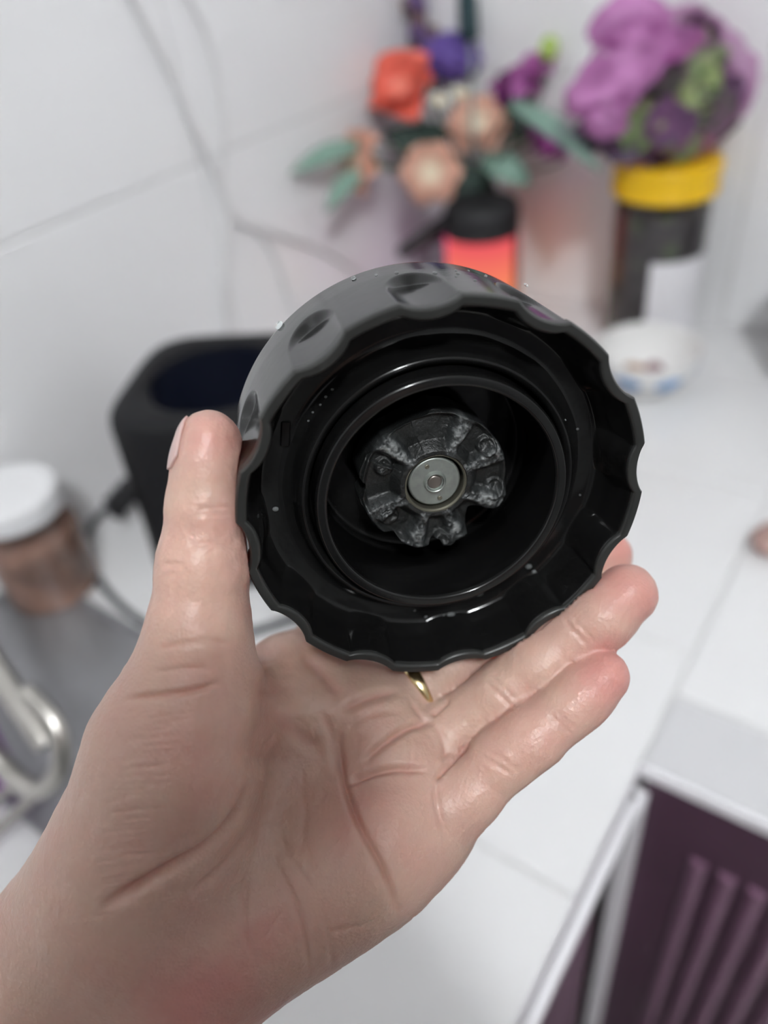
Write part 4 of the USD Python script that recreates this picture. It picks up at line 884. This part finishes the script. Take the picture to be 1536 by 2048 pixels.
skin_p = [('e', HC, HAX, (.070, .088, .108), .02), ('e', hp_(0, .035, -.06), HAX, (.050, .055, .058), .03), ('c', hp_(0, -.02, -.06), bp(0, .0, SH - .02), .050, .058, .02),
          ('c', hp_(0, .088, -.005), hp_(0, .105, -.030), .007, .012, .012), ('e', hp_(-.070, -.005, -.01), HAX, (.010, .018, .030), .006), ('e', hp_(.070, -.005, -.01), HAX, (.010, .018, .030), .006),
          ('e', hp_(0, .082, -.058), HAX, (.022, .010, .006), .006), ('e', hp_(-.030, .080, .006), HAX, (.014, .008, .008), .006), ('e', hp_(.030, .080, .006), HAX, (.014, .008, .008), .006),
          ('c', elbR + (wristR - elbR) * .35, wristR, .036, .026, .01), ('c', wristR, c2w([.036, .120, -.014]), .026, .028, .015)]
for k in range(4):
    y0 = .055 + .021 * k; skin_p += [('c', c2w([.034, .112, -.018]), c2w([.026, y0 + .006, -.022]), .012, .0095, .006), ('c', c2w([.026, y0 + .006, -.022]), c2w([.0225, y0, -.008]), .0095, .0078, .004)]
skin_p += [('c', c2w([.036, .115, -.016]), c2w([.018, .070, -.022]), .013, .0105, .006), ('c', c2w([.018, .070, -.022]), c2w([-.006, .050, -.020]), .0105, .009, .004)]
v, f = build_body(np.minimum(HC - .2, wristR - .1), np.maximum(HC + .2, wristR + .15), .005, skin_p)
SKIN2 = plain('skin_plain', (.52, .34, .275), .5); HAIR = plain('dark_hair', (.015, .011, .010), .5); SHIRT = plain('grey_shirt', (.16, .16, .17), .9); TROU = plain('dark_trousers', (.03, .03, .04), .9)
obj('body', (v, f), SKIN2, person, smooth=True, world=True)
v, f = build_body(HC - .27, HC + .2, .007, [('e', hp_(0, -.018, .014), HAX, (.080, .094, .106), .01), ('e', hp_(0, .085, -.035), HAX, (.060, .072, .090), -.001), ('c', hp_(0, -.10, .02), hp_(0, -.16, -.06), .035, .020, .02), ('c', hp_(0, -.15, -.05), hp_(0, -.15, -.18), .022, .010, .02)])
obj('hair', (v, f), HAIR, person, smooth=True, world=True)
torso = [('c', bp(-.12, 0, SH - .05), bp(.12, 0, SH - .05), .075, .075, .05), ('c', bp(-.07, .01, SH - .15), bp(-.06, 0, .98), .095, .095, .05), ('c', bp(.07, .01, SH - .15), bp(.06, 0, .98), .095, .095, .05), ('c', shL, elbL, .060, .050, .03), ('c', shR, elbR, .060, .050, .03), ('c', elbL, elbL + (wristL - elbL) * .72, .048, .044, .02), ('c', elbR, elbR + (wristR - elbR) * .50, .048, .042, .02)]
v, f = build_body(bp(0, 0, 0) - [.48, .48, -.84], bp(0, 0, 0) + [.48, .48, SH + .15], .010, torso); obj('shirt', (v, f), SHIRT, person, smooth=True, world=True)
v, f = build_body(bp(0, 0, 0) - [.35, .35, .03], bp(0, 0, 0) + [.35, .35, 1.10], .012, [('c', bp(-.075, 0, .95), bp(-.085, .01, .50), .098, .065, .04), ('c', bp(.075, 0, .95), bp(.085, .01, .50), .098, .065, .04), ('c', bp(-.085, .01, .50), bp(-.09, 0, .05), .062, .046, .02), ('c', bp(.085, .01, .50), bp(.09, 0, .05), .062, .046, .02), ('c', bp(-.09, -.03, .035), bp(-.095, .12, .032), .035, .030, .02), ('c', bp(.09, -.03, .035), bp(.095, .12, .032), .035, .030, .02)])
obj('trousers', (v, f), TROU, person, smooth=True, world=True)
EYE_W, IRIS, LIP = plain('eye_white', (.70, .69, .67), .2), plain('iris_brown', (.03, .018, .012), .2), plain('lip', (.40, .17, .15), .4)
for sx in (-1, 1):
    e = obj('eye', lump(hp_(.030 * sx, .0775, .004), (.0125, .0105, .0095), 2, 0), EYE_W, person, smooth=True, world=True)
    obj('iris', lump(hp_(.030 * sx, .0865, .0025), (.0052, .0025, .0052), 2, 0), IRIS, e, smooth=True, world=True)
    obj('eyebrow', tube(spline([hp_(.014 * sx, .088, .020), hp_(.030 * sx, .087, .025), hp_(.046 * sx, .078, .020)], 12), .0024, 8), HAIR, person, smooth=60, world=True)
obj('mouth', lump(hp_(0, .0885, -.058), (.021, .0055, .0058), 2, .05), LIP, person, smooth=True, world=True)
